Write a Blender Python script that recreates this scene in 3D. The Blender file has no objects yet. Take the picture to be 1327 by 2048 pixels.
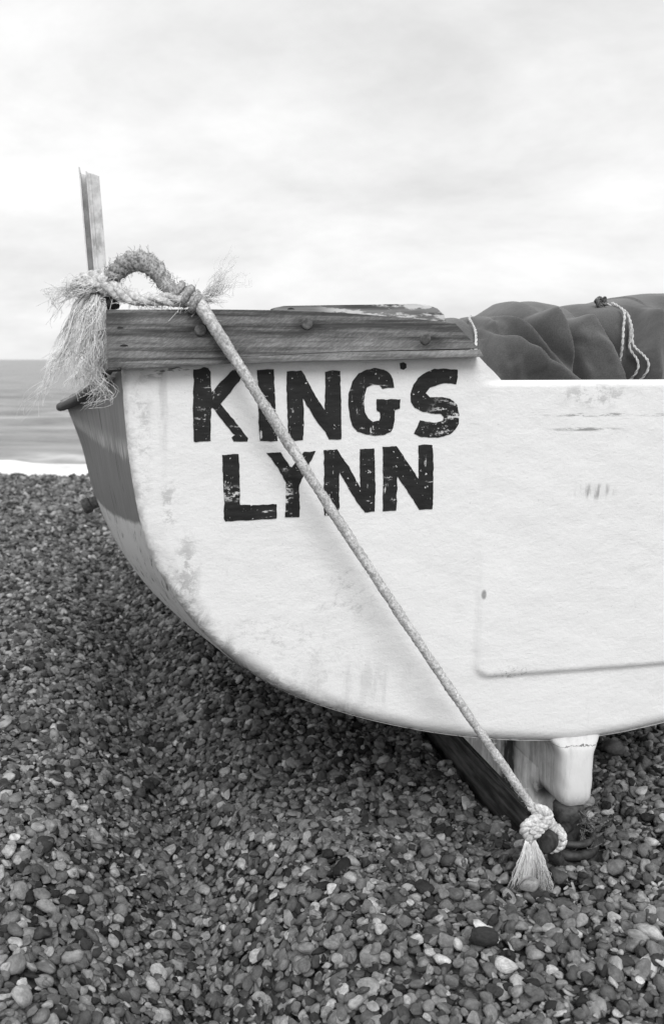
import bpy, bmesh, math, random
import numpy as np
from mathutils import Vector

random.seed(7)
RNG = np.random.default_rng(7)
R_ = math.radians
SC = bpy.context.scene
COL = SC.collection

# ------------------------------------------------------------------ camera
cam = bpy.data.cameras.new('camera')
cam.sensor_fit = 'VERTICAL'; cam.sensor_height = 36.0; cam.sensor_width = 24.0
cam.lens = 35.0; cam.clip_start = 0.05; cam.clip_end = 60000
cam.dof.use_dof = True; cam.dof.focus_distance = 1.95; cam.dof.aperture_fstop = 6.3
camo = bpy.data.objects.new('camera', cam); COL.objects.link(camo)
camo.location = (0, 0, 1.0); camo.rotation_euler = (R_(90 - 8.7), 0, 0)
SC.camera = camo

# ------------------------------------------------------------------ sky and sun (bright overcast, black and white)
SUN_EL, SUN_AZ = 40.0, 169.0          # azimuth clockwise from +Y: from behind the camera
w = bpy.data.worlds.new('World'); SC.world = w; w.use_nodes = True
nt = w.node_tree; nt.nodes.clear()
def wn(t, **k):
    n = nt.nodes.new(t)
    for a, b in k.items(): setattr(n, a, b)
    return n
sky = wn('ShaderNodeTexSky', sky_type='NISHITA', sun_disc=False)
sky.sun_elevation = R_(SUN_EL); sky.sun_rotation = R_(SUN_AZ); sky.dust_density = 4.0
bw = wn('ShaderNodeRGBToBW'); nt.links.new(sky.outputs[0], bw.inputs[0])
tc = wn('ShaderNodeTexCoord'); sx = wn('ShaderNodeSeparateXYZ'); nt.links.new(tc.outputs['Generated'], sx.inputs[0])
zc = wn('ShaderNodeMath', operation='MAXIMUM'); nt.links.new(sx.outputs[2], zc.inputs[0]); zc.inputs[1].default_value = 0.0
zo = wn('ShaderNodeMath', operation='ADD'); nt.links.new(zc.outputs[0], zo.inputs[0]); zo.inputs[1].default_value = 0.34
dx = wn('ShaderNodeMath', operation='DIVIDE'); nt.links.new(sx.outputs[0], dx.inputs[0]); nt.links.new(zo.outputs[0], dx.inputs[1])
dy = wn('ShaderNodeMath', operation='DIVIDE'); nt.links.new(sx.outputs[1], dy.inputs[0]); nt.links.new(zo.outputs[0], dy.inputs[1])
cv = wn('ShaderNodeCombineXYZ'); nt.links.new(dx.outputs[0], cv.inputs[0]); nt.links.new(dy.outputs[0], cv.inputs[1])
mp = wn('ShaderNodeMapping'); nt.links.new(cv.outputs[0], mp.inputs[0])
mp.inputs['Rotation'].default_value = (0, 0, R_(34)); mp.inputs['Scale'].default_value = (0.85, 1.05, 1); mp.inputs['Location'].default_value = (5.3, 2.1, 0)
n1 = wn('ShaderNodeTexNoise'); nt.links.new(mp.outputs[0], n1.inputs['Vector'])
n1.inputs['Scale'].default_value = 1.9; n1.inputs['Detail'].default_value = 7; n1.inputs['Roughness'].default_value = 0.62; n1.inputs['Distortion'].default_value = 0.15
cr = wn('ShaderNodeValToRGB'); nt.links.new(n1.outputs['Fac'], cr.inputs[0])
cr.color_ramp.elements[0].position = 0.30; cr.color_ramp.elements[0].color = (0.72, 0.72, 0.72, 1)
cr.color_ramp.elements[1].position = 0.66; cr.color_ramp.elements[1].color = (1, 1, 1, 1)
cl = wn('ShaderNodeMath', operation='MULTIPLY'); nt.links.new(cr.outputs[0], cl.inputs[0]); cl.inputs[1].default_value = 7.75
mx = wn('ShaderNodeMix', data_type='FLOAT'); mx.inputs[0].default_value = 0.98
nt.links.new(bw.outputs[0], mx.inputs[2]); nt.links.new(cl.outputs[0], mx.inputs[3])
bg = wn('ShaderNodeBackground'); bg.inputs['Strength'].default_value = 0.1
nt.links.new(mx.outputs[0], bg.inputs['Color'])
wo = wn('ShaderNodeOutputWorld'); nt.links.new(bg.outputs[0], wo.inputs['Surface'])

sun = bpy.data.lights.new('sun', 'SUN'); sun.energy = 1.5; sun.angle = R_(30); sun.color = (1, 1, 1)
suno = bpy.data.objects.new('sun', sun); COL.objects.link(suno)
_d = Vector((math.sin(R_(SUN_AZ)) * math.cos(R_(SUN_EL)), math.cos(R_(SUN_AZ)) * math.cos(R_(SUN_EL)), math.sin(R_(SUN_EL))))
suno.rotation_euler = (-_d).to_track_quat('-Z', 'Y').to_euler(); suno.location = _d * 30

SC.render.engine = 'CYCLES'
SC.view_settings.view_transform = 'Standard'; SC.view_settings.look = 'None'
SC.view_settings.exposure = 0.45; SC.view_settings.gamma = 1.0; SC.view_settings.use_curve_mapping = False
SC.cycles.use_denoising = True
SC.cycles.max_bounces = 6; SC.cycles.diffuse_bounces = 4; SC.cycles.transparent_max_bounces = 8

# ------------------------------------------------------------------ helpers
def tag(o, label=None, cat=None, group=None, kind=None):
    if label: o['label'] = label
    if cat: o['category'] = cat
    if group: o['group'] = group
    if kind: o['kind'] = kind
    return o

class MB:
    """collects vertices and faces, then links them as ONE mesh object"""
    def __init__(s): s.v = []; s.f = []
    def add(s, vs, fs):
        b = len(s.v); s.v.extend([tuple(float(c) for c in p) for p in vs]); s.f.extend([tuple(i + b for i in f) for f in fs])
    def build(s, name, mat, parent=None, smooth=True, recalc=True):
        me = bpy.data.meshes.new(name); me.from_pydata(s.v, [], s.f)
        if recalc:
            bm = bmesh.new(); bm.from_mesh(me); bmesh.ops.recalc_face_normals(bm, faces=bm.faces); bm.to_mesh(me); bm.free()
        me.update()
        if smooth: me.polygons.foreach_set('use_smooth', [True] * len(me.polygons))
        if mat: me.materials.append(mat)
        o = bpy.data.objects.new(name, me); COL.objects.link(o)
        if parent: o.parent = parent
        return o

def bm_build(name, bm, mat, parent=None, smooth=False, autosmooth=None):
    bmesh.ops.recalc_face_normals(bm, faces=bm.faces)
    me = bpy.data.meshes.new(name); bm.to_mesh(me); bm.free()
    if autosmooth is not None:
        me.polygons.foreach_set('use_smooth', [True] * len(me.polygons)); me.set_sharp_from_angle(angle=R_(autosmooth))
    elif smooth: me.polygons.foreach_set('use_smooth', [True] * len(me.polygons))
    me.materials.append(mat)
    o = bpy.data.objects.new(name, me); COL.objects.link(o)
    if parent: o.parent = parent
    return o

def empty(name, loc=(0, 0, 0), rz=0.0):
    o = bpy.data.objects.new(name, None); COL.objects.link(o); o.empty_display_size = 0.1
    o.location = loc; o.rotation_euler = (0, 0, rz); return o

def smooth(a, b, x):
    t = np.clip((np.asarray(x, float) - a) / (b - a), 0, 1); return t * t * (3 - 2 * t)

def catmull(pts, n):
    """n points evenly spaced along a smooth curve through pts"""
    P = np.array(pts, float); P = np.vstack([2 * P[0] - P[1], P, 2 * P[-1] - P[-2]])
    out = []
    for i in range(1, len(P) - 2):
        t = np.linspace(0, 1, 24, endpoint=False)[:, None]
        a, b, c, d = P[i - 1], P[i], P[i + 1], P[i + 2]
        out.append(0.5 * (2 * b + (c - a) * t + (2 * a - 5 * b + 4 * c - d) * t ** 2 + (3 * b - a - 3 * c + d) * t ** 3))
    out = np.vstack(out + [P[-2][None]])
    L = np.concatenate([[0], np.cumsum(np.linalg.norm(np.diff(out, axis=0), axis=1))])
    q = np.linspace(0, L[-1], n)
    return np.stack([np.interp(q, L, out[:, k]) for k in range(3)], 1)

def frames(C):
    """parallel-transport frames along a polyline"""
    T = np.gradient(C, axis=0); T /= np.linalg.norm(T, axis=1)[:, None] + 1e-12
    ref = np.array([0, 0, 1.0]) if abs(T[0][2]) < 0.9 else np.array([1.0, 0, 0])
    N = np.zeros_like(C); n = ref - T[0] * (ref @ T[0])
    for i in range(len(C)):
        n = n - T[i] * (n @ T[i]); n /= np.linalg.norm(n) + 1e-12; N[i] = n
    return T, N, np.cross(T, N)

def tube(mb, C, rad, k=8, disp=None, cap=True):
    """tube round the centre line C; rad is a number or array; disp(i array, theta array) adds to the radius factor"""
    C = np.asarray(C, float); n = len(C); T, N, B = frames(C)
    th = np.arange(k) * 2 * np.pi / k
    r = np.broadcast_to(np.asarray(rad, float).reshape(-1, 1), (n, k)).copy()
    if disp is not None: r = r * (1 + disp(np.arange(n)[:, None], th[None, :]))
    V = C[:, None, :] + r[..., None] * (np.cos(th)[None, :, None] * N[:, None, :] + np.sin(th)[None, :, None] * B[:, None, :])
    fs = []
    for i in range(n - 1):
        for j in range(k):
            j2 = (j + 1) % k; fs.append((i * k + j, i * k + j2, (i + 1) * k + j2, (i + 1) * k + j))
    if cap:
        fs.append(tuple(range(k - 1, -1, -1))); fs.append(tuple((n - 1) * k + j for j in range(k)))
    mb.add(V.reshape(-1, 3), fs)

def laid(mb, C, R, strands=3, turns_per_m=22, k=7, fray=0.0, rng=RNG):
    """a laid rope: strands twisted round each other along C"""
    C = np.asarray(C, float); T, N, B = frames(C)
    L = np.concatenate([[0], np.cumsum(np.linalg.norm(np.diff(C, axis=0), axis=1))])
    Rr = np.broadcast_to(np.asarray(R, float), (len(C),))
    for s in range(strands):
        a = 2 * np.pi * (s / strands + L * turns_per_m)
        P = C + (Rr * 0.5)[:, None] * (np.cos(a)[:, None] * N + np.sin(a)[:, None] * B)
        ph = rng.uniform(0, 6.28, 4)
        tube(mb, P, Rr * 0.58, k, lambda i, t: 0.07 * np.sin(5 * t + i * 0.9 + ph[0]) + 0.06 * np.sin(3 * t - i * 1.7 + ph[1]) + fray * np.sin(7 * t + i * 2.9 + ph[2]))

def threads(mb, guides, n, rad, spread, wav, rng, grow=1.2, trim=(0.6, 1.0), seg=15, k=3, bunch=1):
    """loose fibres that follow the guide lines, drift apart and curl, in bunches that keep together"""
    for q in range(n):
        if q % bunch == 0:
            g = guides[rng.integers(len(guides))]; D = rng.normal(0, 1, 3); W = [(rng.uniform(1.0, 4.0), rng.uniform(0, 6.28), rng.normal(0, 1, 3)) for _ in range(2)]; end0 = rng.uniform(*trim)
        C = catmull(g, seg); t = np.linspace(0, 1, seg)
        end = end0 * (rng.uniform(0.85, 1.05) if bunch > 1 else 1); m = min(seg, max(4, int(seg * end))); C = C[:m]; t = t[:m]
        own = 0.30 if bunch > 1 else 0.0
        d = D + rng.normal(0, own, 3)
        C = C + (spread * t ** grow)[:, None] * d + rng.normal(0, 1, 3) * spread * 0.10
        for f, p, dd in W:
            C = C + (wav * np.clip(t * 2, 0, 1) * np.sin((f + rng.normal(0, own * 0.8)) * 6.28 * t + p + rng.normal(0, own)) / (0.5 + 0.35 * f))[:, None] * (dd + rng.normal(0, own, 3))
        tube(mb, C, rad * rng.uniform(0.7, 1.3) * np.linspace(1.15, 0.6, len(C)), k, cap=False)

def fuzz(mb, C, R, per_m, length, rad, rng):
    """short fibres standing off a rope"""
    C = np.asarray(C, float); T, N, B = frames(C)
    L = np.linalg.norm(np.diff(C, axis=0), axis=1).sum()
    for _ in range(int(per_m * L)):
        i = rng.integers(len(C)); a = rng.uniform(0, 6.28); e = np.cos(a) * N[i] + np.sin(a) * B[i]
        p = C[i] + e * R * 0.9; d = T[i] * rng.uniform(-1, 1) + e * rng.uniform(0.3, 0.9) + rng.normal(0, .25, 3)
        l = length * rng.uniform(0.4, 1.3); c = rng.normal(0, 0.35, 3)
        q = np.linspace(0, 1, 5)[:, None]
        tube(mb, p + d * l * q + c * l * q * q, rad, 3, cap=False)

def prism(name, poly, y0, y1, mapf, mat, parent, bevel=0.0, seg=2, autosmooth=40):
    """polygon in (s, z) given thickness between offsets y0 and y1 through mapf(s, z, off)"""
    bm = bmesh.new()
    a = [bm.verts.new(mapf(s, z, y0)) for s, z in poly]; b = [bm.verts.new(mapf(s, z, y1)) for s, z in poly]
    n = len(poly)
    bm.faces.new(a); bm.faces.new(b[::-1])
    for i in range(n): bm.faces.new((a[i], a[(i + 1) % n], b[(i + 1) % n], b[i]))
    if bevel:
        bmesh.ops.bevel(bm, geom=[e for e in bm.edges], offset=bevel, segments=seg, profile=0.6, affect='EDGES', clamp_overlap=True)
    return bm_build(name, bm, mat, parent, autosmooth=autosmooth)

# ------------------------------------------------------------------ materials
def grey(v): return (v, v, v, 1)
class Mat:
    """small node-tree writer; every tone is neutral, the photograph is black and white"""
    def __init__(s, name, rough=0.7, spec=0.3):
        s.m = bpy.data.materials.new(name); s.m.use_nodes = True; s.t = s.m.node_tree; s.t.nodes.clear()
        s.p = s.t.nodes.new('ShaderNodeBsdfPrincipled'); o = s.t.nodes.new('ShaderNodeOutputMaterial')
        s.t.links.new(s.p.outputs[0], o.inputs[0]); s.p.inputs['Roughness'].default_value = rough
        s.p.inputs['Specular IOR Level'].default_value = spec; s.h = []
        s.tc = s.t.nodes.new('ShaderNodeTexCoord')
    def put(s, sock, v):
        if hasattr(v, 'is_output'): s.t.links.new(v, sock)
        else: sock.default_value = v
    def math(s, op, a, b=0.0, c=None, clamp=False):
        n = s.t.nodes.new('ShaderNodeMath'); n.operation = op; n.use_clamp = clamp
        s.put(n.inputs[0], a); s.put(n.inputs[1], b)
        if c is not None: s.put(n.inputs[2], c)
        return n.outputs[0]
    def xyz(s, coord='Object'):
        n = s.t.nodes.new('ShaderNodeSeparateXYZ'); s.t.links.new(s.tc.outputs[coord], n.inputs[0]); return n.outputs
    def noise(s, scale, detail=4, rough=0.55, stretch=(1, 1, 1), rot=(0, 0, 0), loc=(0, 0, 0), dist=0.0, coord='Object', vec=None):
        m = s.t.nodes.new('ShaderNodeMapping'); s.t.links.new(vec if vec is not None else s.tc.outputs[coord], m.inputs[0])
        if any(rot):
            m.vector_type = 'TEXTURE'; stretch = tuple(1 / q for q in stretch)
        m.inputs['Scale'].default_value = stretch; m.inputs['Rotation'].default_value = rot; m.inputs['Location'].default_value = loc
        n = s.t.nodes.new('ShaderNodeTexNoise'); s.t.links.new(m.outputs[0], n.inputs['Vector'])
        n.inputs['Scale'].default_value = scale; n.inputs['Detail'].default_value = detail
        n.inputs['Roughness'].default_value = rough; n.inputs['Distortion'].default_value = dist
        return n.outputs['Fac']
    def ramp(s, v, lo, hi, a=0.0, b=1.0):
        n = s.t.nodes.new('ShaderNodeMapRange'); n.interpolation_type = 'SMOOTHSTEP'; s.put(n.inputs[0], v)
        n.inputs[1].default_value = lo; n.inputs[2].default_value = hi; s.put(n.inputs[3], a); s.put(n.inputs[4], b); return n.outputs[0]
    def mix(s, f, a, b):
        n = s.t.nodes.new('ShaderNodeMix'); n.data_type = 'FLOAT'; s.put(n.inputs[0], f); s.put(n.inputs[2], a); s.put(n.inputs[3], b); return n.outputs[0]
    def spot(s, x, z, rx, rz, soft=0.5, X='X'):
        """soft ellipse in boat coordinates, 1 inside"""
        o = s.xyz(); ax = o[0] if X == 'X' else o[1]
        dx = s.math('DIVIDE', s.math('SUBTRACT', ax, x), rx); dz = s.math('DIVIDE', s.math('SUBTRACT', o[2], z), rz)
        r = s.math('SQRT', s.math('ADD', s.math('MULTIPLY', dx, dx), s.math('MULTIPLY', dz, dz)))
        return s.ramp(r, 1 - soft, 1 + soft, 1.0, 0.0)
    def color(s, v): s.put(s.p.inputs['Base Color'], v if hasattr(v, 'is_output') else grey(v)); return s
    def rough(s, v): s.put(s.p.inputs['Roughness'], v); return s
    def bump(s, h, strength=0.3, dist=0.002):
        n = s.t.nodes.new('ShaderNodeBump'); n.inputs['Strength'].default_value = strength; n.inputs['Distance'].default_value = dist
        s.t.links.new(h, n.inputs['Height'])
        if s.h: s.t.links.new(s.h[-1], n.inputs['Normal'])
        s.h.append(n.outputs[0]); l = s.p.inputs['Normal'].links
        if l: s.t.links.remove(l[0])
        s.t.links.new(n.outputs[0], s.p.inputs['Normal']); return s

# white painted glass-fibre of the transom
def m_transom():
    m = Mat('white_gelcoat', 0.45, 0.35)
    big = m.noise(3.2, 5, 0.6); fine = m.noise(26, 6, 0.65, stretch=(1, 1, 1.4)); streak = m.noise(34, 5, 0.6, stretch=(1.0, 1, 0.16))
    smear = m.noise(38, 8, 0.78, dist=0.25); hor = m.noise(80, 7, 0.8, stretch=(0.3, 1, 1.8))
    dirt = m.math('MULTIPLY', m.ramp(big, 0.45, 0.75), m.ramp(fine, 0.42, 0.72))
    v = m.math('SUBTRACT', 0.86, m.math('MULTIPLY', dirt, 0.09))
    v = m.math('SUBTRACT', v, m.math('MULTIPLY', m.ramp(m.noise(210, 2, 0.5), 0.70, 0.78), 0.18))      # specks
    def stain(mask, tex, amt):
        nonlocal v
        v = m.math('MULTIPLY', v, m.math('SUBTRACT', 1.0, m.math('MULTIPLY', m.math('MULTIPLY', mask, tex), amt)))
    v = m.math('MULTIPLY', v, m.ramp(m.noise(700, 2, 0.7), 0.25, 0.75, 0.95, 1.04))
    sm = m.ramp(smear, 0.49, 0.60); st = m.ramp(streak, 0.48, 0.68); ho = m.ramp(hor, 0.50, 0.66)
    stain(m.spot(-0.842, 0.875, 0.016, 0.115), m.ramp(smear, 0.47, 0.60), 0.26)
    stain(m.spot(-0.806, 0.93, 0.008, 0.10), st, 0.22)
    stain(m.spot(-0.80, 0.76, 0.014, 0.05), sm, 0.3)
    stain(m.spot(-0.772, 0.622, 0.020, 0.075), m.ramp(smear, 0.46, 0.58), 0.36)
    stain(m.spot(-0.722, 0.632, 0.03, 0.04), st, 0.40)
    stain(m.spot(-0.655, 0.505, 0.08, 0.035), sm, 0.18)
    stain(m.spot(-0.55, 0.46, 0.07, 0.07), sm, 0.14)
    stain(m.spot(-0.48, 0.58, 0.07, 0.05), m.ramp(m.noise(60, 7, 0.75, rot=(0, -0.6, 0), stretch=(0.6, 1, 1.3)), 0.5, 0.66), 0.26)
    stain(m.spot(-0.46, 0.40, 0.12, 0.05), st, 0.16)
    stain(m.spot(-0.025, 0.9005, 0.085, 0.0032, 0.6), m.ramp(hor, 0.44, 0.56), 0.62)
    stain(m.spot(-0.045, 0.874, 0.062, 0.0032, 0.6), m.ramp(hor, 0.44, 0.56), 0.62)
    stain(m.spot(0.13, 0.8985, 0.06, 0.003, 0.6), m.ramp(hor, 0.44, 0.56), 0.55)
    stain(m.spot(-0.03, 0.935, 0.075, 0.02), sm, 0.30)
    stain(m.spot(-0.015, 0.757, 0.035, 0.014), m.ramp(m.noise(60, 4, 0.6, stretch=(1.4, 1, 0.15)), 0.46, 0.62), 0.5)
    stain(m.spot(-0.222, 0.566, 0.0045, 0.009, 0.4), m.ramp(smear, 0.3, 0.5), 0.6)
    stain(m.spot(-0.155, 0.405, 0.035, 0.012), m.ramp(m.noise(120, 4, 0.7), 0.52, 0.62), 0.5)
    stain(m.spot(0.02, 0.31, 0.012, 0.06), st, 0.35)
    stain(m.spot(0.06, 0.61, 0.10, 0.09), ho, 0.13)
    # grime and chafed paint along the rim
    at = m.t.nodes.new('ShaderNodeAttribute'); at.attribute_name = 'rim'
    low = m.ramp(m.xyz()[2], 0.62, 0.42); left = m.ramp(m.xyz()[0], -0.30, -0.62)
    rim = m.math('MULTIPLY', m.ramp(at.outputs['Fac'], 0.045, 0.004), m.math('MULTIPLY', left, m.ramp(m.xyz()[2], 0.80, 0.55)))
    stain(rim, m.ramp(m.noise(22, 7, 0.75, dist=0.8), 0.36, 0.60), 0.62)
    edge = m.math('MULTIPLY', m.ramp(at.outputs['Fac'], 0.016, 0.004), left)
    stain(edge, m.ramp(m.noise(45, 5, 0.7), 0.42, 0.62), 0.25)
    tp = m.math('MULTIPLY', m.ramp(m.xyz()[2], 0.962, 0.985), m.ramp(m.xyz()[0], -0.74, -0.79))
    stain(tp, m.ramp(m.noise(60, 4, 0.6, stretch=(0.4, 1, 1.5)), 0.55, 0.62), 0.8)
    m.color(v)
    m.bump(m.noise(40, 7, 0.66, stretch=(0.9, 1, 1.25), dist=0.2), 0.46, 0.0034)
    m.bump(m.noise(190, 5, 0.7, stretch=(0.8, 1, 1.3)), 0.50, 0.0013)
    m.bump(m.noise(8, 4, 0.55, stretch=(1, 1, 1.3)), 0.40, 0.010)
    m.rough(m.ramp(fine, 0.3, 0.7, 0.40, 0.62))
    return m.m
M_TRANSOM = m_transom()

def m_side():
    m = Mat('hull_side', 0.6, 0.3); o = m.xyz()
    grain = m.noise(40, 6, 0.65, stretch=(1, 1.6, 0.05)); fine = m.noise(90, 4, 0.6, stretch=(1, 1.4, 0.08)); blot = m.noise(9, 5, 0.6)
    wood = m.math('ADD', 0.235, m.math('MULTIPLY', m.math('SUBTRACT', grain, 0.5), 0.20))
    wood = m.math('ADD', wood, m.math('MULTIPLY', m.math('SUBTRACT', blot, 0.5), 0.10))
    wood = m.math('MULTIPLY', wood, m.ramp(m.math('ADD', o[2], m.math('MULTIPLY', blot, 0.03)), 0.845, 0.865, 0.94, 1.08))
    # chafed pale band with a ragged lower edge
    bz = m.math('ADD', o[2], m.math('MULTIPLY', m.math('SUBTRACT', fine, 0.5), 0.05))
    band = m.math('MULTIPLY', m.ramp(bz, 0.832, 0.842), m.ramp(bz, 0.878, 0.85))
    wood = m.math('ADD', wood, m.math('MULTIPLY', m.math('MULTIPLY', band, m.ramp(fine, 0.40, 0.62)), 0.30))
    wood = m.math('MULTIPLY', wood, m.ramp(m.noise(46, 3, 0.5, stretch=(1, 1.3, 0.04), loc=(2, 3, 0)), 0.66, 0.70, 1.0, 0.35))
    scr = m.noise(55, 5, 0.7, stretch=(1, 1.2, 0.22), rot=(0.9, 0, 0))
    white = m.math('MULTIPLY', m.math('SUBTRACT', 0.70, m.math('MULTIPLY', m.ramp(blot, 0.45, 0.7), 0.12)), m.ramp(scr, 0.56, 0.66, 1.0, 0.30))
    bl = m.math('ADD', m.math('ADD', o[2], m.math('MULTIPLY', o[1], 0.085)), m.math('MULTIPLY', m.math('SUBTRACT', m.noise(30, 4, 0.7), 0.5), 0.02))
    m.color(m.mix(m.ramp(bl, 0.712, 0.722), white, wood))
    m.bump(grain, 0.35, 0.002); m.bump(m.noise(30, 4, 0.6), 0.2, 0.003)
    return m.m
M_SIDE = m_side()

def m_plank():
    m = Mat('weathered_plank', 0.72, 0.25); o = m.xyz()
    band = m.noise(30, 6, 0.68, stretch=(0.06, 1, 1.6), dist=0.3); grain = m.noise(150, 6, 0.75, stretch=(0.05, 1, 1.4), dist=0.3)
    saw = m.noise(430, 5, 0.8, stretch=(0.20, 1, 1.2), rot=(0, -0.55, 0))
    speck = m.noise(260, 2, 0.6, stretch=(0.5, 1, 1.2))
    v = m.ramp(band, 0.40, 0.57, 0.080, 0.195)
    v = m.math('ADD', v, m.math('MULTIPLY', m.math('SUBTRACT', grain, 0.5), 0.20))
    v = m.math('ADD', v, m.math('MULTIPLY', m.math('MULTIPLY', m.ramp(saw, 0.44, 0.60), m.ramp(band, 0.36, 0.54)), 0.11))
    v = m.math('ADD', v, m.math('MULTIPLY', m.ramp(speck, 0.66, 0.76), 0.08))
    v = m.math('MULTIPLY', v, m.ramp(m.noise(14, 4, 0.6, stretch=(0.5, 1, 1)), 0.35, 0.65, 0.72, 1.15))
    v = m.math('MULTIPLY', v, m.ramp(o[0], -0.84, -0.885, 1.0, 0.72))
    for x, z in ((-0.566, 1.056), (-0.746, 1.047), (-0.360, 1.031)):      # damp stain spreading from the bolts
        k = m.math('MULTIPLY', m.spot(x, z, 0.03, 0.014, 0.6), m.ramp(m.noise(60, 4, 0.6, stretch=(0.3, 1, 1)), 0.35, 0.6))
        v = m.math('MULTIPLY', v, m.math('SUBTRACT', 1.0, m.math('MULTIPLY', k, 0.6)))
    m.color(m.math('MAXIMUM', v, 0.03))
    m.bump(grain, 0.5, 0.002); m.bump(saw, 0.35, 0.0012)
    return m.m
M_PLANK = m_plank()

def m_simple(name, lo, hi, scale, rough=0.75, spec=0.25, stretch=(1, 1, 1), bump=0.3, bd=0.001, detail=5):
    m = Mat(name, rough, spec); n = m.noise(scale, detail, 0.65, stretch=stretch); n2 = m.noise(scale * 0.18, 4, 0.6, loc=(4, 1, 2))
    m.color(m.math('MULTIPLY', m.ramp(n, 0.32, 0.68, lo, hi), m.ramp(n2, 0.3, 0.7, 0.78, 1.15)))
    m.bump(n, bump, bd); return m.m
M_ROPE = m_simple('worn_rope', 0.33, 0.74, 260, 0.9, 0.1, bump=0.5, bd=0.0015)
M_ARCH = m_simple('shaggy_rope', 0.16, 0.54, 260, 0.95, 0.1, bump=0.6, bd=0.0015)
M_FIBRE = m_simple('pale_fibre', 0.72, 0.92, 60, 0.8, 0.2, bump=0.0)
M_KNOT = m_simple('pale_rope', 0.40, 0.78, 200, 0.9, 0.1, bump=0.4, bd=0.001)
M_CORD = m_simple('thin_cord', 0.42, 0.72, 240, 0.9, 0.1, bump=0.4, bd=0.0008)
M_BLACK = m_simple('black_rubber', 0.012, 0.05, 70, 0.6, 0.35, bump=0.3)
M_IRON = m_simple('rusted_iron', 0.012, 0.06, 60, 0.6, 0.4, bump=0.5, bd=0.002)
M_BOLT = m_simple('bolt_head', 0.05, 0.14, 120, 0.6, 0.4, bump=0.4)
M_KEEL = m_simple('dark_timber', 0.02, 0.11, 40, 0.8, 0.2, stretch=(1, 0.15, 1.5), bump=0.5, bd=0.002)
M_GUN = m_simple('pale_worn_timber', 0.38, 0.68, 60, 0.7, 0.25, stretch=(1, 0.1, 1), bump=0.3)
M_WEED = m_simple('dried_weed', 0.05, 0.22, 120, 0.9, 0.1, bump=0.0)
M_DECK = m_simple('deck_paint', 0.20, 0.36, 20, 0.7, 0.25)

def m_cap():
    m = Mat('flaking_white_paint', 0.6, 0.3)
    n = m.noise(38, 6, 0.7, stretch=(0.3, 1, 1.2)); g = m.noise(90, 4, 0.6, stretch=(0.06, 1, 1))
    f = m.math('MAXIMUM', m.ramp(n, 0.47, 0.53), m.ramp(m.math('ABSOLUTE', m.xyz()[0]), 0.50, 0.56))
    m.color(m.mix(f, 0.58, m.ramp(g, 0.35, 0.65, 0.06, 0.22))); m.bump(n, 0.4, 0.002); return m.m
M_CAP = m_cap()

def m_skeg():
    m = Mat('skeg_paint', 0.72, 0.15); o = m.xyz()
    st = m.noise(36, 6, 0.7, stretch=(1, 1.4, 0.22)); bl = m.noise(16, 5, 0.65)
    side = m.ramp(m.math('ADD', o[1], m.math('MULTIPLY', m.math('SUBTRACT', bl, 0.5), 0.03)), 0.008, 0.034)                     # the side of the skeg is a mottled grey, the aft edge paler
    side_grey = m.math('MULTIPLY', m.ramp(st, 0.34, 0.66, 0.42, 0.74), m.ramp(bl, 0.3, 0.65, 0.75, 1.1))
    v = m.mix(m.math('MULTIPLY', side, m.ramp(bl, 0.22, 0.42)), m.math('SUBTRACT', 0.70, m.math('ADD', m.math('MULTIPLY', m.ramp(st, 0.46, 0.70), 0.16), m.math('MULTIPLY', m.ramp(o[2], 0.15, 0.10), m.math('MULTIPLY', m.ramp(bl, 0.35, 0.6), 0.4)))), side_grey)
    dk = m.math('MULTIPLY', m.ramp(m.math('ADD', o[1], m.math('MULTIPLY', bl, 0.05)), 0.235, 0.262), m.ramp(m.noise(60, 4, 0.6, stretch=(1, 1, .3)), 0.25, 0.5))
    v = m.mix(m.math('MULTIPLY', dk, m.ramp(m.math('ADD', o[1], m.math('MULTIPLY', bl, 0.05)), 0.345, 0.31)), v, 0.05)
    step_dark = m.math('MULTIPLY', m.spot(0.085, 0.10, 0.05, 0.02, 0.7, 'Y'), m.ramp(bl, 0.35, 0.5)); v = m.mix(step_dark, v, 0.06)  # near-black blotches round the step at the skeg's lower edge
    zz = m.math('ADD', o[2], m.math('MULTIPLY', m.math('SUBTRACT', m.noise(60, 5, 0.75), 0.5), 0.022))
    crack = m.math('MULTIPLY', m.ramp(m.math('ABSOLUTE', m.math('SUBTRACT', zz, 0.2375)), 0.0010, 0.0003), m.ramp(o[1], 0.03, 0.01))
    m.color(m.mix(crack, v, 0.05)); m.bump(st, 0.3, 0.002); m.bump(m.noise(40, 4, 0.6), 0.3, 0.003); return m.m
M_SKEG = m_skeg()

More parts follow.
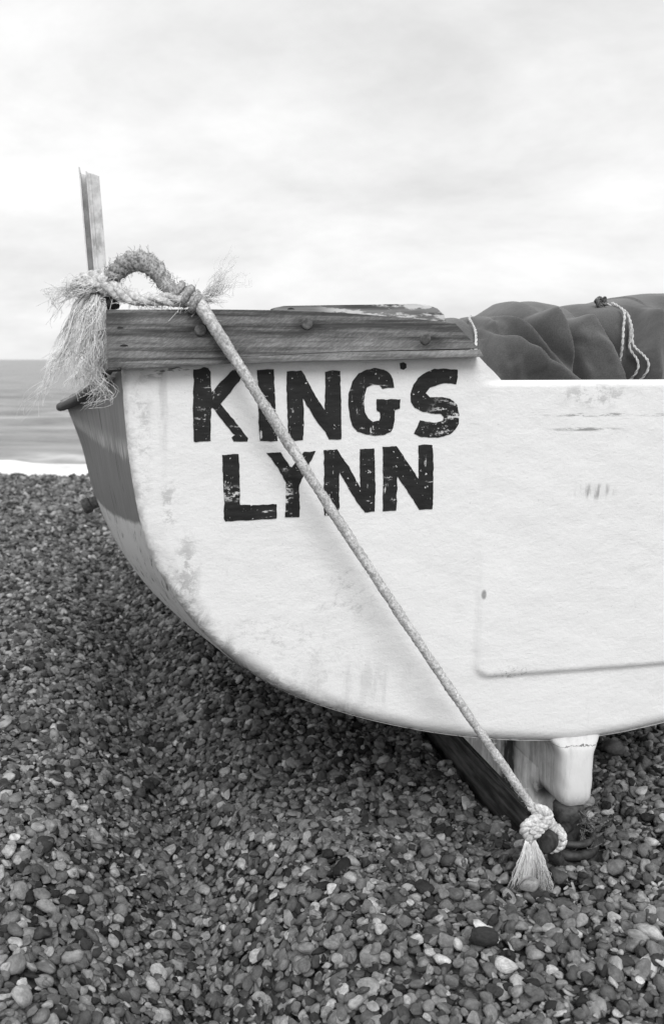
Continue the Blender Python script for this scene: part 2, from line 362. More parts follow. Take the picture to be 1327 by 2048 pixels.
def m_letter():
    m = Mat('black_sign_paint', 0.5, 0.3)
    br = m.noise(70, 6, 0.72, stretch=(0.30, 1, 1.5)); br2 = m.noise(62, 5, 0.7, stretch=(1.4, 1, 0.28), loc=(3, 0, 1)); fl = m.noise(130, 3, 0.7)
    w = m.math('MAXIMUM', m.ramp(br, 0.635, 0.69), m.ramp(br2, 0.635, 0.69))
    w = m.math('MAXIMUM', w, m.ramp(fl, 0.665, 0.70))
    def more(x, z, rx, rz, th):
        nonlocal w
        w = m.math('MAXIMUM', w, m.math('MULTIPLY', m.spot(x, z, rx, rz, 0.5), m.ramp(m.math('ADD', m.math('MULTIPLY', br, 0.6), m.math('MULTIPLY', fl, 0.4)), th, th + 0.04)))
    more(-0.305, 0.895, 0.032, 0.035, 0.52); more(-0.692, 0.772, 0.016, 0.012, 0.49); more(-0.595, 0.765, 0.008, 0.03, 0.52)
    more(-0.738, 0.885, 0.015, 0.03, 0.56); more(-0.67, 0.89, 0.02, 0.03, 0.56); more(-0.43, 0.875, 0.04, 0.02, 0.57); more(-0.40, 0.80, 0.02, 0.05, 0.58)
    m.color(m.mix(m.math('MULTIPLY', w, 0.9), m.ramp(br, 0.3, 0.7, 0.012, 0.03), 0.72)); m.bump(br, 0.3, 0.0008); m.bump(br2, 0.2, 0.0008); return m.m
M_LETTER = m_letter()

def m_tarp():
    m = Mat('dark_canvas', 0.85, 0.15); n = m.noise(7, 5, 0.6); f = m.noise(420, 2, 0.5)
    m.color(m.math('MULTIPLY', m.ramp(n, 0.3, 0.7, 0.088, 0.124), m.ramp(f, 0.3, 0.7, 0.82, 1.15)))
    m.bump(f, 0.25, 0.0008); m.bump(m.noise(16, 4, 0.5), 0.35, 0.012)
    m.p.inputs['Sheen Weight'].default_value = 0.25; m.p.inputs['Sheen Roughness'].default_value = 0.5; return m.m
M_TARP = m_tarp()

def m_post():
    m = Mat('galvanised_steel', 0.5, 0.5); o = m.xyz()
    n = m.noise(55, 6, 0.7); n2 = m.noise(24, 5, 0.7, stretch=(1, 1, 0.4))
    v = m.math('MULTIPLY', m.ramp(n, 0.35, 0.65, 0.58, 0.80), m.ramp(n2, 0.52, 0.68, 1.0, 0.60))
    m.color(v); m.p.inputs['Metallic'].default_value = 0.25; m.bump(n, 0.3, 0.001); return m.m
M_POST = m_post()

def m_pebble():
    m = Mat('flint_pebble', 0.6, 0.16)
    at = m.t.nodes.new('ShaderNodeAttribute'); at.attribute_type = 'INSTANCER'; at.attribute_name = 'tone'
    oi = m.t.nodes.new('ShaderNodeObjectInfo')
    ad = m.t.nodes.new('ShaderNodeVectorMath'); ad.operation = 'ADD'; m.t.links.new(m.tc.outputs['Object'], ad.inputs[0])
    cb = m.t.nodes.new('ShaderNodeCombineXYZ'); r = m.math('MULTIPLY', oi.outputs['Random'], 40.0)
    m.t.links.new(r, cb.inputs[0]); m.t.links.new(m.math('MULTIPLY', oi.outputs['Random'], 17.0), cb.inputs[2]); m.t.links.new(cb.outputs[0], ad.inputs[1])
    v = ad.outputs[0]
    n = m.noise(1.1, 5, 0.6, vec=v); n2 = m.noise(4.5, 4, 0.7, vec=v)
    t = m.math('MULTIPLY', at.outputs['Fac'], m.ramp(n, 0.3, 0.7, 0.72, 1.30))
    t = m.math('MULTIPLY', t, m.ramp(n2, 0.3, 0.7, 0.85, 1.15))
    chip = m.math('MULTIPLY', m.ramp(m.noise(0.9, 4, 0.6, vec=v, loc=(5, 5, 5)), 0.60, 0.66), m.ramp(oi.outputs['Random'], 0.55, 0.8))   # pale rind on some flints
    t = m.mix(m.math('MULTIPLY', chip, 0.55), t, 0.42)
    m.color(t); m.bump(n2, 0.25, 0.05); m.rough(m.ramp(n, 0.3, 0.7, 0.62, 0.85)); return m.m
M_PEBBLE = m_pebble()

def m_ground():
    m = Mat('shingle_bed', 0.9, 0.1)
    vo = m.t.nodes.new('ShaderNodeTexVoronoi'); vo.inputs['Scale'].default_value = 32; m.t.links.new(m.tc.outputs['Object'], vo.inputs['Vector'])
    s = m.t.nodes.new('ShaderNodeSeparateColor'); m.t.links.new(vo.outputs['Color'], s.inputs[0])
    m.color(m.math('MULTIPLY', m.ramp(s.outputs[0], 0.0, 1.0, 0.05, 0.16), m.ramp(m.noise(0.6, 4, 0.6), 0.3, 0.7, 0.8, 1.2)))
    m.bump(m.math('SUBTRACT', 1.0, vo.outputs['Distance']), 1.0, 0.02); return m.m
M_GROUND = m_ground()

def m_sea():
    m = Mat('grey_sea', 0.22, 0.5)
    wv = m.noise(0.22, 7, 0.68, stretch=(0.30, 1.0, 1), dist=0.4); fo = m.noise(0.22, 6, 0.7, stretch=(0.28, 1.5, 1), dist=0.6); o = m.xyz()
    near = m.ramp(o[1], 95, 30)
    f = m.math('MULTIPLY', m.ramp(fo, 0.52, 0.68), near)
    m.color(m.mix(f, m.ramp(m.math('ADD', m.math('MULTIPLY', wv, 0.55), m.math('MULTIPLY', m.noise(0.75, 5, 0.7, stretch=(0.28, 1.0, 1), dist=0.5), 0.45)), 0.40, 0.60, 0.12, 0.30), 0.66)); m.rough(m.mix(f, 0.32, 0.8))
    m.bump(wv, 0.8, 0.7); m.bump(m.noise(1.6, 5, 0.65, stretch=(0.45, 1.2, 1)), 0.7, 0.2); return m.m
M_SEA = m_sea()
M_FOAM = m_simple('surf_foam', 0.82, 0.93, 3, 0.9, 0.1, bump=0.4, bd=0.03)

# ================================================================== the beach
BOAT_O = np.array([0.492, 1.90]); PSI = R_(12.8)
def to_boat(x, y):
    dx, dy = np.asarray(x) - BOAT_O[0], np.asarray(y) - BOAT_O[1]
    return dx * math.cos(PSI) + dy * math.sin(PSI), -dx * math.sin(PSI) + dy * math.cos(PSI)

_TY = [0.9, 1.44, 1.65, 2.04, 2.46, 3.08, 4.09, 5.5]; _TX = [-0.08, -0.17, -0.22, -0.30, -0.42, -0.58, -0.87, -1.3]
_W = [(RNG.uniform(0.6, 3.4), RNG.uniform(0, 6.28), RNG.uniform(0, 6.28)) for _ in range(14)]
def ground_h(x, y):
    """beach height: a furrow beside the boat, a bank left of it, a crest and the drop to the sea"""
    x = np.asarray(x, float); y = np.asarray(y, float)
    tx = np.interp(y, _TY, _TX); fade = smooth(0.8, 1.5, y) * (1 - smooth(4.5, 6.5, y)) * (1 - 0.35 * smooth(2.6, 4.5, y))
    z = -0.018 - 0.18 * np.exp(-np.abs((x - tx) / np.where(x < tx, 0.19, 0.12)) ** 1.6) * fade + 0.045 * np.exp(-((x - tx + 0.40) / 0.24) ** 2) * fade
    z = z + 0.035 * np.exp(-((x - tx - 0.30) / 0.18) ** 2) * fade * (1 - smooth(1.9, 2.4, y))
    for k, a, p in _W: z = z + 0.0075 / (0.55 + 0.3 * k) * np.sin(k * (x * math.cos(a) + y * math.sin(a)) * 2.2 + p)
    s, f = to_boat(x, y)
    z = z - 0.035 * np.exp(-(s / 0.30) ** 2) * smooth(-0.1, 0.35, f) * (1 - smooth(3.5, 4.5, f))
    z = z + 0.05 * np.exp(-((x + 2.6) / 1.0) ** 2 - ((y - 6.2) / 0.7) ** 2) - 0.05 * np.exp(-((x + 2.4) / 1.3) ** 2 - ((y - 7.4) / 0.35) ** 2)
    yc = 9.0 + 0.25 * np.clip(x, -8, 8) + 0.12 * np.sin(x * 1.7)
    d = y - yc
    z = z + 0.018 * smooth(-3.0, 0.0, d) - 0.25 * np.where(d > 0, np.sqrt(d * d + 0.09) - 0.3, 0)
    return z * np.where(np.hypot(x, y) > 60, np.where(d > 0, 1, 0), 1)

def axis(fine0, fine1, step, far0, far1):
    a = list(np.arange(fine0, fine1, step)); g = step; p = a[0]
    while p > far0: g *= 1.25; p -= g; a.insert(0, p)
    g = step; p = a[-1]
    while p < far1: g *= 1.25; p += g; a.append(p)
    return np.array(a)
gx = axis(-5, 3, 0.03, -400, 400); gy = axis(0.6, 11, 0.03, -300, 40)
GX, GY = np.meshgrid(gx, gy); GZ = ground_h(GX, GY) - 0.012
mb = MB(); nx = len(gx)
mb.add(np.stack([GX, GY, GZ], -1).reshape(-1, 3), [(j * nx + i, j * nx + i + 1, (j + 1) * nx + i + 1, (j + 1) * nx + i) for j in range(len(gy) - 1) for i in range(nx - 1)])
beach = tag(mb.build('shingle_beach', M_GROUND, None, recalc=False), 'grey flint shingle beach sloping away to the sea', kind='structure')

# ---- sea and surf
SEA_Z = -1.75
sxs = axis(-40, 40, 0.8, -30000, 30000); sys_ = axis(17, 80, 0.5, 16, 30000)
X, Y = np.meshgrid(sxs, sys_)
amp = 0.10 * (1 - smooth(60, 200, np.hypot(X, Y)))
Z = SEA_Z + amp * (np.sin(Y * 0.9 + 0.6 * np.sin(X * 0.13) + X * 0.05) + 0.6 * np.sin(Y * 1.9 - X * 0.21 + 1.0) + 0.4 * np.sin(X * 0.8 + Y * 0.5))
mb = MB(); nx = len(sxs)
mb.add(np.stack([X, Y, Z], -1).reshape(-1, 3), [(j * nx + i, j * nx + i + 1, (j + 1) * nx + i + 1, (j + 1) * nx + i) for j in range(len(sys_) - 1) for i in range(nx - 1)])
tag(mb.build('sea', M_SEA, None, recalc=False), 'pale grey sea with low waves running to the horizon', kind='structure')
fx = np.arange(-60, 60, 0.22); fy = np.linspace(0, 1, 40)
FX, FT = np.meshgrid(fx, fy)
edge = 25.6 + 0.25 * np.sin(fx * 0.31) + 0.15 * np.sin(fx * 0.9 + 1) + 0.1 * np.sin(fx * 2.3)
FY = 16.5 + FT * (edge[None, :] - 16.5)
bumpy = sum(np.sin(FX * a + FY * b + c) / d for a, b, c, d in ((1.1, 2.3, 0, 1), (2.7, 1.4, 2, 1.5), (4.9, 3.8, 1, 2.4), (7.7, 6.1, 4, 4)))
FZ = SEA_Z + 0.05 + 0.42 * np.sin(np.pi * np.clip(FT, 0, 1)) ** 0.7 * (0.75 + 0.25 * np.sin(FX * 0.5)) + 0.05 * bumpy * np.sin(np.pi * FT)
FZ[-1] = SEA_Z - 0.2
mb = MB(); nx = len(fx)
mb.add(np.stack([FX, FY, FZ], -1).reshape(-1, 3), [(j * nx + i, j * nx + i + 1, (j + 1) * nx + i + 1, (j + 1) * nx + i) for j in range(len(fy) - 1) for i in range(nx - 1)])
tag(mb.build('surf', M_FOAM, None, recalc=False), 'band of white broken surf along the foot of the beach', kind='stuff')

# ---- pebbles
def pebble_mesh(name, seed, sub):
    r = np.random.default_rng(seed); bm = bmesh.new(); bmesh.ops.create_icosphere(bm, subdivisions=sub, radius=1.0)
    V = np.array([v.co[:] for v in bm.verts]); D = V / np.linalg.norm(V, axis=1)[:, None]
    e = r.uniform(2.0, 3.0); rad = 1 / (np.abs(D) ** e).sum(1) ** (1 / e)
    for _ in range(r.integers(4, 12)):                                 # worn flats and breaks
        n = r.normal(0, 1, 3); n /= np.linalg.norm(n); h = r.uniform(0.50, 0.86); c = D @ n
        rad = np.where(c > 0.05, np.minimum(rad, h / np.maximum(c, 0.05)), rad)
    rough = 0.05 if seed % 3 else 0.13
    for _ in range(10):
        k = r.normal(0, 2.4, 3); rad = rad * (1 + rough * 0.5 * np.sin(D @ k + r.uniform(0, 6.28)))
    if seed % 5 == 0:                                                  # hollowed flints
        n = r.normal(0, 1, 3); n /= np.linalg.norm(n); rad = rad * (1 - 0.28 * np.exp(-((1 - D @ n) / 0.28) ** 2))
    P = D * rad[:, None]; P -= (P.max(0) + P.min(0)) / 2; P /= np.abs(P).max(0)
    for v, p in zip(bm.verts, P): v.co = p
    bmesh.ops.smooth_vert(bm, verts=bm.verts, factor=0.22, use_axis_x=True, use_axis_y=True, use_axis_z=True)
    me = bpy.data.meshes.new(name); bm.to_mesh(me); bm.free()
    me.polygons.foreach_set('use_smooth', [True] * len(me.polygons)); me.materials.append(M_PEBBLE); return me
NV = 24
PEB = [pebble_mesh('pebble_stone', 100 + i, 3) for i in range(NV)]
PEB_LOW = [pebble_mesh('pebble_single', 100 + i, 2) for i in range(NV)]

RES = 0.005; X0, X1, Y0, Y1 = -4.6, 2.4, 0.95, 10.4
hx = np.arange(X0, X1, RES); hy = np.arange(Y0, Y1, RES)
HM = ground_h(*np.meshgrid(hx, hy)).astype(np.float64)
def sites(y0, y1, sp, seed):
    r = np.random.default_rng(seed); xs = np.arange(X0, X1, sp); ys = np.arange(y0, y1, sp)
    A, B = np.meshgrid(xs, ys); A = A.ravel() + r.uniform(-.5, .5, A.size) * sp; B = B.ravel() + r.uniform(-.5, .5, B.size) * sp
    k = (A > -0.35 * B - 0.75) & (A < np.minimum(0.35 * B + 0.6, np.where(B > 4.6, 0.6, 2.2))) & (A > X0 + .1) & (A < X1 - .1) & (B > Y0 + .1) & (B < Y1 - .1)
    s, f = to_boat(A, B)
    k &= ~((np.abs(s) < 0.062) & (f > 0.10) & (f < 3.9))              # the keel stands here
    k &= ~((np.hypot(s + 0.012, f + 0.005) < 0.072))
    return np.stack([A[k], B[k]], 1)
bands = []
for y0, y1, sp, mul, seed in ((1.06, 3.2, 0.0175, 0.95, 1), (1.06, 3.2, 0.0170, 1.0, 2), (3.2, 5.6, 0.0215, 1.10, 3), (3.2, 5.6, 0.0215, 1.12, 4), (5.6, 10.2, 0.029, 1.4, 5), (5.6, 10.2, 0.029, 1.45, 6)):
    q = sites(y0, y1, sp, seed); np.random.default_rng(seed + 50).shuffle(q); bands.append((q, mul))
SITE = np.vstack([b[0] for b in bands]); MUL = np.concatenate([np.full(len(b[0]), b[1]) for b in bands])
NP = len(SITE); r = np.random.default_rng(21)
A_ = np.clip(r.lognormal(math.log(0.0098), 0.36, NP), 0.004, 0.0205) * MUL
B_ = A_ * r.uniform(0.58, 0.98, NP); C_ = A_ * r.uniform(0.32, 0.72, NP)
# base albedo of each stone: mostly mid-grey flint, some nearly black, some chalky
u = r.uniform(0, 1, NP)
TONE = np.where(u < 0.80, r.lognormal(math.log(0.152), 0.44, NP), np.where(u < 0.925, r.uniform(0.025, 0.055, NP), r.uniform(0.25, 0.46, NP)))
TONE = np.clip(TONE, 0.02, 0.6)
# stones one can pick out in the photograph: x, y, long, middle, short half axis, tone, yaw
SPECIAL = [(0.019, 1.796, 0.024, 0.021, 0.017, 0.022, 1.2, 'nearly black rounded stone lying alone left of the rope tassel'),
           (0.262, 1.572, 0.031, 0.012, 0.011, 0.74, -0.75, 'chalk-white ragged stone shaped like a finger in the foreground'),
           (0.252, 1.530, 0.027, 0.020, 0.016, 0.035, 0.2, 'dark pitted stone just below the chalk-white one'),
           (0.280, 1.472, 0.019, 0.015, 0.011, 0.55, 0.1, 'pale oval stone below the dark pitted one'),
           (0.365, 1.714, 0.021, 0.016, 0.011, 0.20, 0.3, None), (0.535, 1.555, 0.026, 0.021, 0.014, 0.42, -0.2, 'large pale stone at the right edge of the foreground'),
           (0.715, 2.40, 0.034, 0.028, 0.022, 0.15, 0.1, 'large smooth grey stone in the shade right of the skeg'),
           (-0.49, 1.44, 0.024, 0.018, 0.014, 0.42, 0.5, None), (-0.245, 1.455, 0.022, 0.018, 0.014, 0.46, 0.9, None), (-0.53, 1.72, 0.022, 0.017, 0.011, 0.30, 0.3, None)]
SP = np.array([s[:7] for s in SPECIAL])
SITE = np.vstack([SITE, SP[:, :2]]); A_ = np.append(A_, SP[:, 2]); B_ = np.append(B_, SP[:, 3]); C_ = np.append(C_, SP[:, 4]); TONE = np.append(TONE, SP[:, 5])
NALL = len(SITE); YAW = r.uniform(0, 2 * np.pi, NALL); YAW[NP:] = SP[:, 6]
kern = {}
for k in range(1, 12):
    yy, xx = np.mgrid[-k:k + 1, -k:k + 1]; kern[k] = (xx, yy)
ZP = np.zeros(NALL); GXs = np.zeros(NALL); GYs = np.zeros(NALL)
IX = np.round((SITE[:, 0] - X0) / RES).astype(int); IY = np.round((SITE[:, 1] - Y0) / RES).astype(int)
CY, SY = np.cos(YAW), np.sin(YAW)
for i in range(NALL):                                                  # drop each stone on those below it
    a, b, c = A_[i], B_[i], C_[i]; k = min(11, max(1, int(a / RES + 0.5))); ix, iy = IX[i], IY[i]
    P = HM[iy - k:iy + k + 1, ix - k:ix + k + 1]; xx, yy = kern[k]
    ex = (xx * CY[i] + yy * SY[i]) * (RES / a); ey = (yy * CY[i] - xx * SY[i]) * (RES / b)
    q = ex * ex + ey * ey; msk = q < 1.0
    v = P[msk]; mean = v.sum() / max(1, v.size); g = 1.0 / (2 * k * RES)
    gxv = (P[:, -1].sum() - P[:, 0].sum()) / (2 * k + 1) * g; gyv = (P[-1].sum() - P[0].sum()) / (2 * k + 1) * g
    gxv = max(-.7, min(.7, gxv)); gyv = max(-.7, min(.7, gyv))
    z = mean + (0.62 if i < NP else 1.05) * c
    ZP[i] = z; GXs[i] = gxv; GYs[i] = gyv
    top = z + c * np.sqrt(np.clip(1 - q, 0, 1)) + (gxv * xx + gyv * yy) * RES
    np.copyto(P, np.maximum(P, top), where=msk)
VIS = HM[IY, IX] < ZP + C_ * 1.05 + 0.001
# orientation: yaw, then lie along the local slope with some disorder
nrm = np.stack([-GXs + r.normal(0, 0.30, NALL), -GYs + r.normal(0, 0.30, NALL), np.ones(NALL)], 1); nrm /= np.linalg.norm(nrm, axis=1)[:, None]
ex = np.stack([CY, SY, np.zeros(NALL)], 1); ex -= nrm * (ex * nrm).sum(1)[:, None]; ex /= np.linalg.norm(ex, axis=1)[:, None]; ey = np.cross(nrm, ex)
ROT = np.stack([np.arctan2(ey[:, 2], nrm[:, 2]), -np.arcsin(np.clip(ex[:, 2], -1, 1)), np.arctan2(ex[:, 1], ex[:, 0])], 1)
POS = np.stack([SITE[:, 0], SITE[:, 1], ZP], 1); SCL = np.stack([A_, B_, C_], 1); IDX = r.integers(0, NV, NALL)
# the 300 that show largest are objects of their own
dep = POS[:, 1] * math.cos(R_(8.7)) + (1 - POS[:, 2]) * math.sin(R_(8.7))
px = POS[:, 0] / dep * 1991; py = (POS[:, 1] * math.sin(R_(8.7)) - (1 - POS[:, 2]) * math.cos(R_(8.7))) / dep * -1991
size = A_ * B_ / dep ** 2 * np.where(VIS & (np.abs(px) < 655) & (py < 1010), 1, 0); size[NP:] += 1
single = np.argsort(-size)[:300]; rest = np.ones(NALL, bool); rest[single] = False
for i in single:
    o = bpy.data.objects.new('pebble', PEB_LOW[IDX[i]]); COL.objects.link(o); o.parent = beach
    o.location = POS[i]; o.rotation_euler = ROT[i]; o.scale = SCL[i]; o['tone'] = float(TONE[i])
    if i >= NP and SPECIAL[i - NP][7]: o['label'] = SPECIAL[i - NP][7]

pc = bpy.data.collections.new('pebble_shapes')
for k in range(NV):
    o = bpy.data.objects.new('pebble_shape_%02d' % k, PEB[k]); pc.objects.link(o)
me = bpy.data.meshes.new('shingle'); me.from_pydata(POS[rest].tolist(), [], [])
for nm, ty, arr, key in (('rot', 'FLOAT_VECTOR', ROT[rest], 'vector'), ('scl', 'FLOAT_VECTOR', SCL[rest], 'vector'), ('tone', 'FLOAT', TONE[rest], 'value'), ('pick', 'INT', IDX[rest], 'value')):
    at = me.attributes.new(nm, ty, 'POINT'); at.data.foreach_set(key, np.ascontiguousarray(arr).ravel().astype(np.int32 if ty == 'INT' else np.float32))
shingle = bpy.data.objects.new('shingle', me); COL.objects.link(shingle); shingle.parent = beach; me.materials.append(M_PEBBLE)
tag(shingle, 'mass of small grey flint pebbles covering the beach', kind='stuff')
ng = bpy.data.node_groups.new('scatter_pebbles', 'GeometryNodeTree')
ng.interface.new_socket('Geometry', in_out='INPUT', socket_type='NodeSocketGeometry'); ng.interface.new_socket('Geometry', in_out='OUTPUT', socket_type='NodeSocketGeometry')
gi = ng.nodes.new('NodeGroupInput'); go = ng.nodes.new('NodeGroupOutput'); ip = ng.nodes.new('GeometryNodeInstanceOnPoints'); ci = ng.nodes.new('GeometryNodeCollectionInfo')
ci.inputs[0].default_value = pc; ci.inputs['Separate Children'].default_value = True; ci.inputs['Reset Children'].default_value = True
def nattr(nm, ty):
    n = ng.nodes.new('GeometryNodeInputNamedAttribute'); n.data_type = ty; n.inputs[0].default_value = nm; return n.outputs[0]
ng.links.new(gi.outputs[0], ip.inputs['Points']); ng.links.new(ci.outputs[0], ip.inputs['Instance']); ip.inputs['Pick Instance'].default_value = True
ng.links.new(nattr('pick', 'INT'), ip.inputs['Instance Index'])
er = ng.nodes.new('FunctionNodeEulerToRotation'); ng.links.new(nattr('rot', 'FLOAT_VECTOR'), er.inputs[0]); ng.links.new(er.outputs[0], ip.inputs['Rotation'])
ng.links.new(nattr('scl', 'FLOAT_VECTOR'), ip.inputs['Scale']); ng.links.new(ip.outputs[0], go.inputs[0])
md = shingle.modifiers.new('scatter', 'NODES'); md.node_group = ng

LETTERS = {
'K':[(-0.7551,0.9838),(-0.7445,0.985),(-0.7374,0.9881),(-0.7303,0.9857),(-0.7264,0.9799),(-0.727,0.9582),(-0.7251,0.9464),(-0.6899,0.9837),(-0.6799,0.9849),(-0.6739,0.9738),(-0.6788,0.9639),(-0.692,0.9481),(-0.7101,0.9272),(-0.7042,0.9183),(-0.6842,0.8939),(-0.6741,0.8816),(-0.664,0.8672),(-0.6652,0.8619),(-0.6884,0.8616),(-0.6916,0.8689),(-0.6863,0.8729),(-0.7044,0.8942),(-0.7242,0.9205),(-0.7262,0.9185),(-0.7279,0.8643),(-0.7387,0.8637),(-0.7527,0.8627),(-0.7559,0.8648),(-0.7564,0.8869),(-0.7565,0.9347),(-0.755,0.9584)],
'I':[(-0.6486,0.9836),(-0.6207,0.9843),(-0.6195,0.9736),(-0.6181,0.9456),(-0.6171,0.9174),(-0.6157,0.893),(-0.6134,0.8622),(-0.6435,0.862),(-0.6456,0.8934),(-0.6465,0.9298),(-0.6478,0.9578)],
'N':[(-0.5979,0.9803),(-0.5725,0.9814),(-0.5683,0.9754),(-0.5514,0.9451),(-0.5308,0.9144),(-0.5308,0.9571),(-0.532,0.9793),(-0.5187,0.9821),(-0.5054,0.9805),(-0.5033,0.9448),(-0.5015,0.8997),(-0.5007,0.8631),(-0.5227,0.8627),(-0.5293,0.8753),(-0.5486,0.9003),(-0.5699,0.9351),(-0.5674,0.9005),(-0.5681,0.8627),(-0.594,0.8615),(-0.5955,0.8927),(-0.5975,0.9374)],
'G':[(-0.4078,0.9523),(-0.4105,0.9667),(-0.4173,0.977),(-0.4281,0.9831),(-0.4431,0.986),(-0.4579,0.9832),(-0.4725,0.9772),(-0.4827,0.963),(-0.4886,0.9447),(-0.4898,0.9242),(-0.4867,0.9036),(-0.4821,0.887),(-0.472,0.8756),(-0.4546,0.8699),(-0.4395,0.8684),(-0.4223,0.8693),(-0.4116,0.8746),(-0.4075,0.8817),(-0.4058,0.8963),(-0.4056,0.913),(-0.3965,0.9142),(-0.3963,0.9316),(-0.4114,0.9326),(-0.42,0.931),(-0.4394,0.9328),(-0.4399,0.9217),(-0.4374,0.9121),(-0.4322,0.9092),(-0.4311,0.9008),(-0.4339,0.8946),(-0.4446,0.8935),(-0.4533,0.899),(-0.4592,0.9095),(-0.4617,0.9239),(-0.4609,0.9404),(-0.457,0.9526),(-0.4465,0.9575),(-0.4358,0.9566),(-0.4292,0.9504),(-0.4207,0.9516)],
'apos':[(-0.3986,0.9941),(-0.3931,0.9957),(-0.3878,0.9933),(-0.3875,0.9859),(-0.3926,0.9822),(-0.3982,0.9843)],
'S':[(-0.2937,0.9828),(-0.2926,0.9704),(-0.2946,0.9571),(-0.3123,0.9593),(-0.3298,0.956),(-0.3427,0.9511),(-0.3501,0.9416),(-0.342,0.9345),(-0.32,0.9351),(-0.3044,0.9321),(-0.2928,0.9223),(-0.2866,0.9054),(-0.2865,0.8863),(-0.2926,0.8757),(-0.3034,0.8674),(-0.3188,0.8633),(-0.341,0.8629),(-0.3588,0.8662),(-0.3691,0.8714),(-0.3638,0.881),(-0.3578,0.8944),(-0.3444,0.8913),(-0.3267,0.8898),(-0.3158,0.893),(-0.3147,0.8994),(-0.3208,0.9049),(-0.3363,0.9059),(-0.354,0.9095),(-0.3696,0.9168),(-0.3766,0.9273),(-0.378,0.9398),(-0.3734,0.9563),(-0.3652,0.9686),(-0.3526,0.978),(-0.3354,0.9842),(-0.3136,0.9841)],
'L':[(-0.7079,0.8403),(-0.6803,0.8401),(-0.6792,0.8121),(-0.6784,0.7747),(-0.6777,0.7516),(-0.6495,0.7507),(-0.6144,0.7508),(-0.6134,0.7253),(-0.6494,0.724),(-0.7033,0.7234),(-0.7062,0.7294),(-0.7052,0.7546),(-0.707,0.7963)],
'Y':[(-0.6323,0.8416),(-0.6083,0.8419),(-0.5915,0.8175),(-0.5873,0.8161),(-0.5666,0.8419),(-0.5456,0.8423),(-0.5538,0.8258),(-0.5661,0.8009),(-0.5743,0.7843),(-0.5728,0.7264),(-0.5991,0.7265),(-0.5976,0.7596),(-0.5975,0.7891),(-0.6038,0.7998),(-0.6144,0.8188)],
'N2':[(-0.5317,0.8441),(-0.5075,0.8449),(-0.5009,0.8351),(-0.4854,0.8137),(-0.4641,0.7761),(-0.4658,0.8068),(-0.4669,0.8449),(-0.441,0.8452),(-0.4394,0.8232),(-0.4367,0.7761),(-0.4367,0.732),(-0.455,0.73),(-0.4618,0.7381),(-0.4844,0.7732),(-0.5032,0.8056),(-0.5024,0.7652),(-0.5018,0.7372),(-0.5201,0.7271),(-0.5287,0.7283),(-0.5314,0.7575),(-0.53,0.8)],
'N3':[(-0.425,0.8483),(-0.4007,0.8487),(-0.3905,0.8349),(-0.3743,0.8132),(-0.3569,0.789),(-0.3582,0.8214),(-0.3594,0.8492),(-0.3493,0.8511),(-0.3337,0.85),(-0.3298,0.8121),(-0.3281,0.7643),(-0.3284,0.7327),(-0.3532,0.7322),(-0.3604,0.7434),(-0.3792,0.7702),(-0.3969,0.7944),(-0.3967,0.762),(-0.3965,0.7324),(-0.4221,0.7324),(-0.4224,0.7671),(-0.4238,0.8101)],
}

# ================================================================== the boat (its own frame: X right, Y forward, Z up, origin under the transom)
boat = empty('fishing_boat', (BOAT_O[0], BOAT_O[1], 0), PSI)
tag(boat, 'white beached fishing boat seen from astern with a painted port name', 'boat')
RAKE = math.tan(R_(5)); ZB = 0.23
def TP(s, z, off=0.0): return (s, -(z - ZB) * RAKE - off, z)          # the raked transom plane, off = proud of it

OUT = [(-0.872, 0.985), (-0.870, 0.934), (-0.865, 0.851), (-0.857, 0.783), (-0.845, 0.713), (-0.825, 0.65), (-0.8, 0.602), (-0.767, 0.549), (-0.732, 0.505),
       (-0.692, 0.462), (-0.642, 0.422), (-0.586, 0.387), (-0.52, 0.356), (-0.432, 0.322), (-0.322, 0.289), (-0.219, 0.266), (-0.103, 0.249), (0.0, 0.242)]
half = catmull([(s, z, 0) for s, z in OUT], 60)[:, :2]
outline = np.vstack([[(-0.872, 1.062)], half, half[::-1][1:] * [-1, 1], [(0.872, 1.062)]])

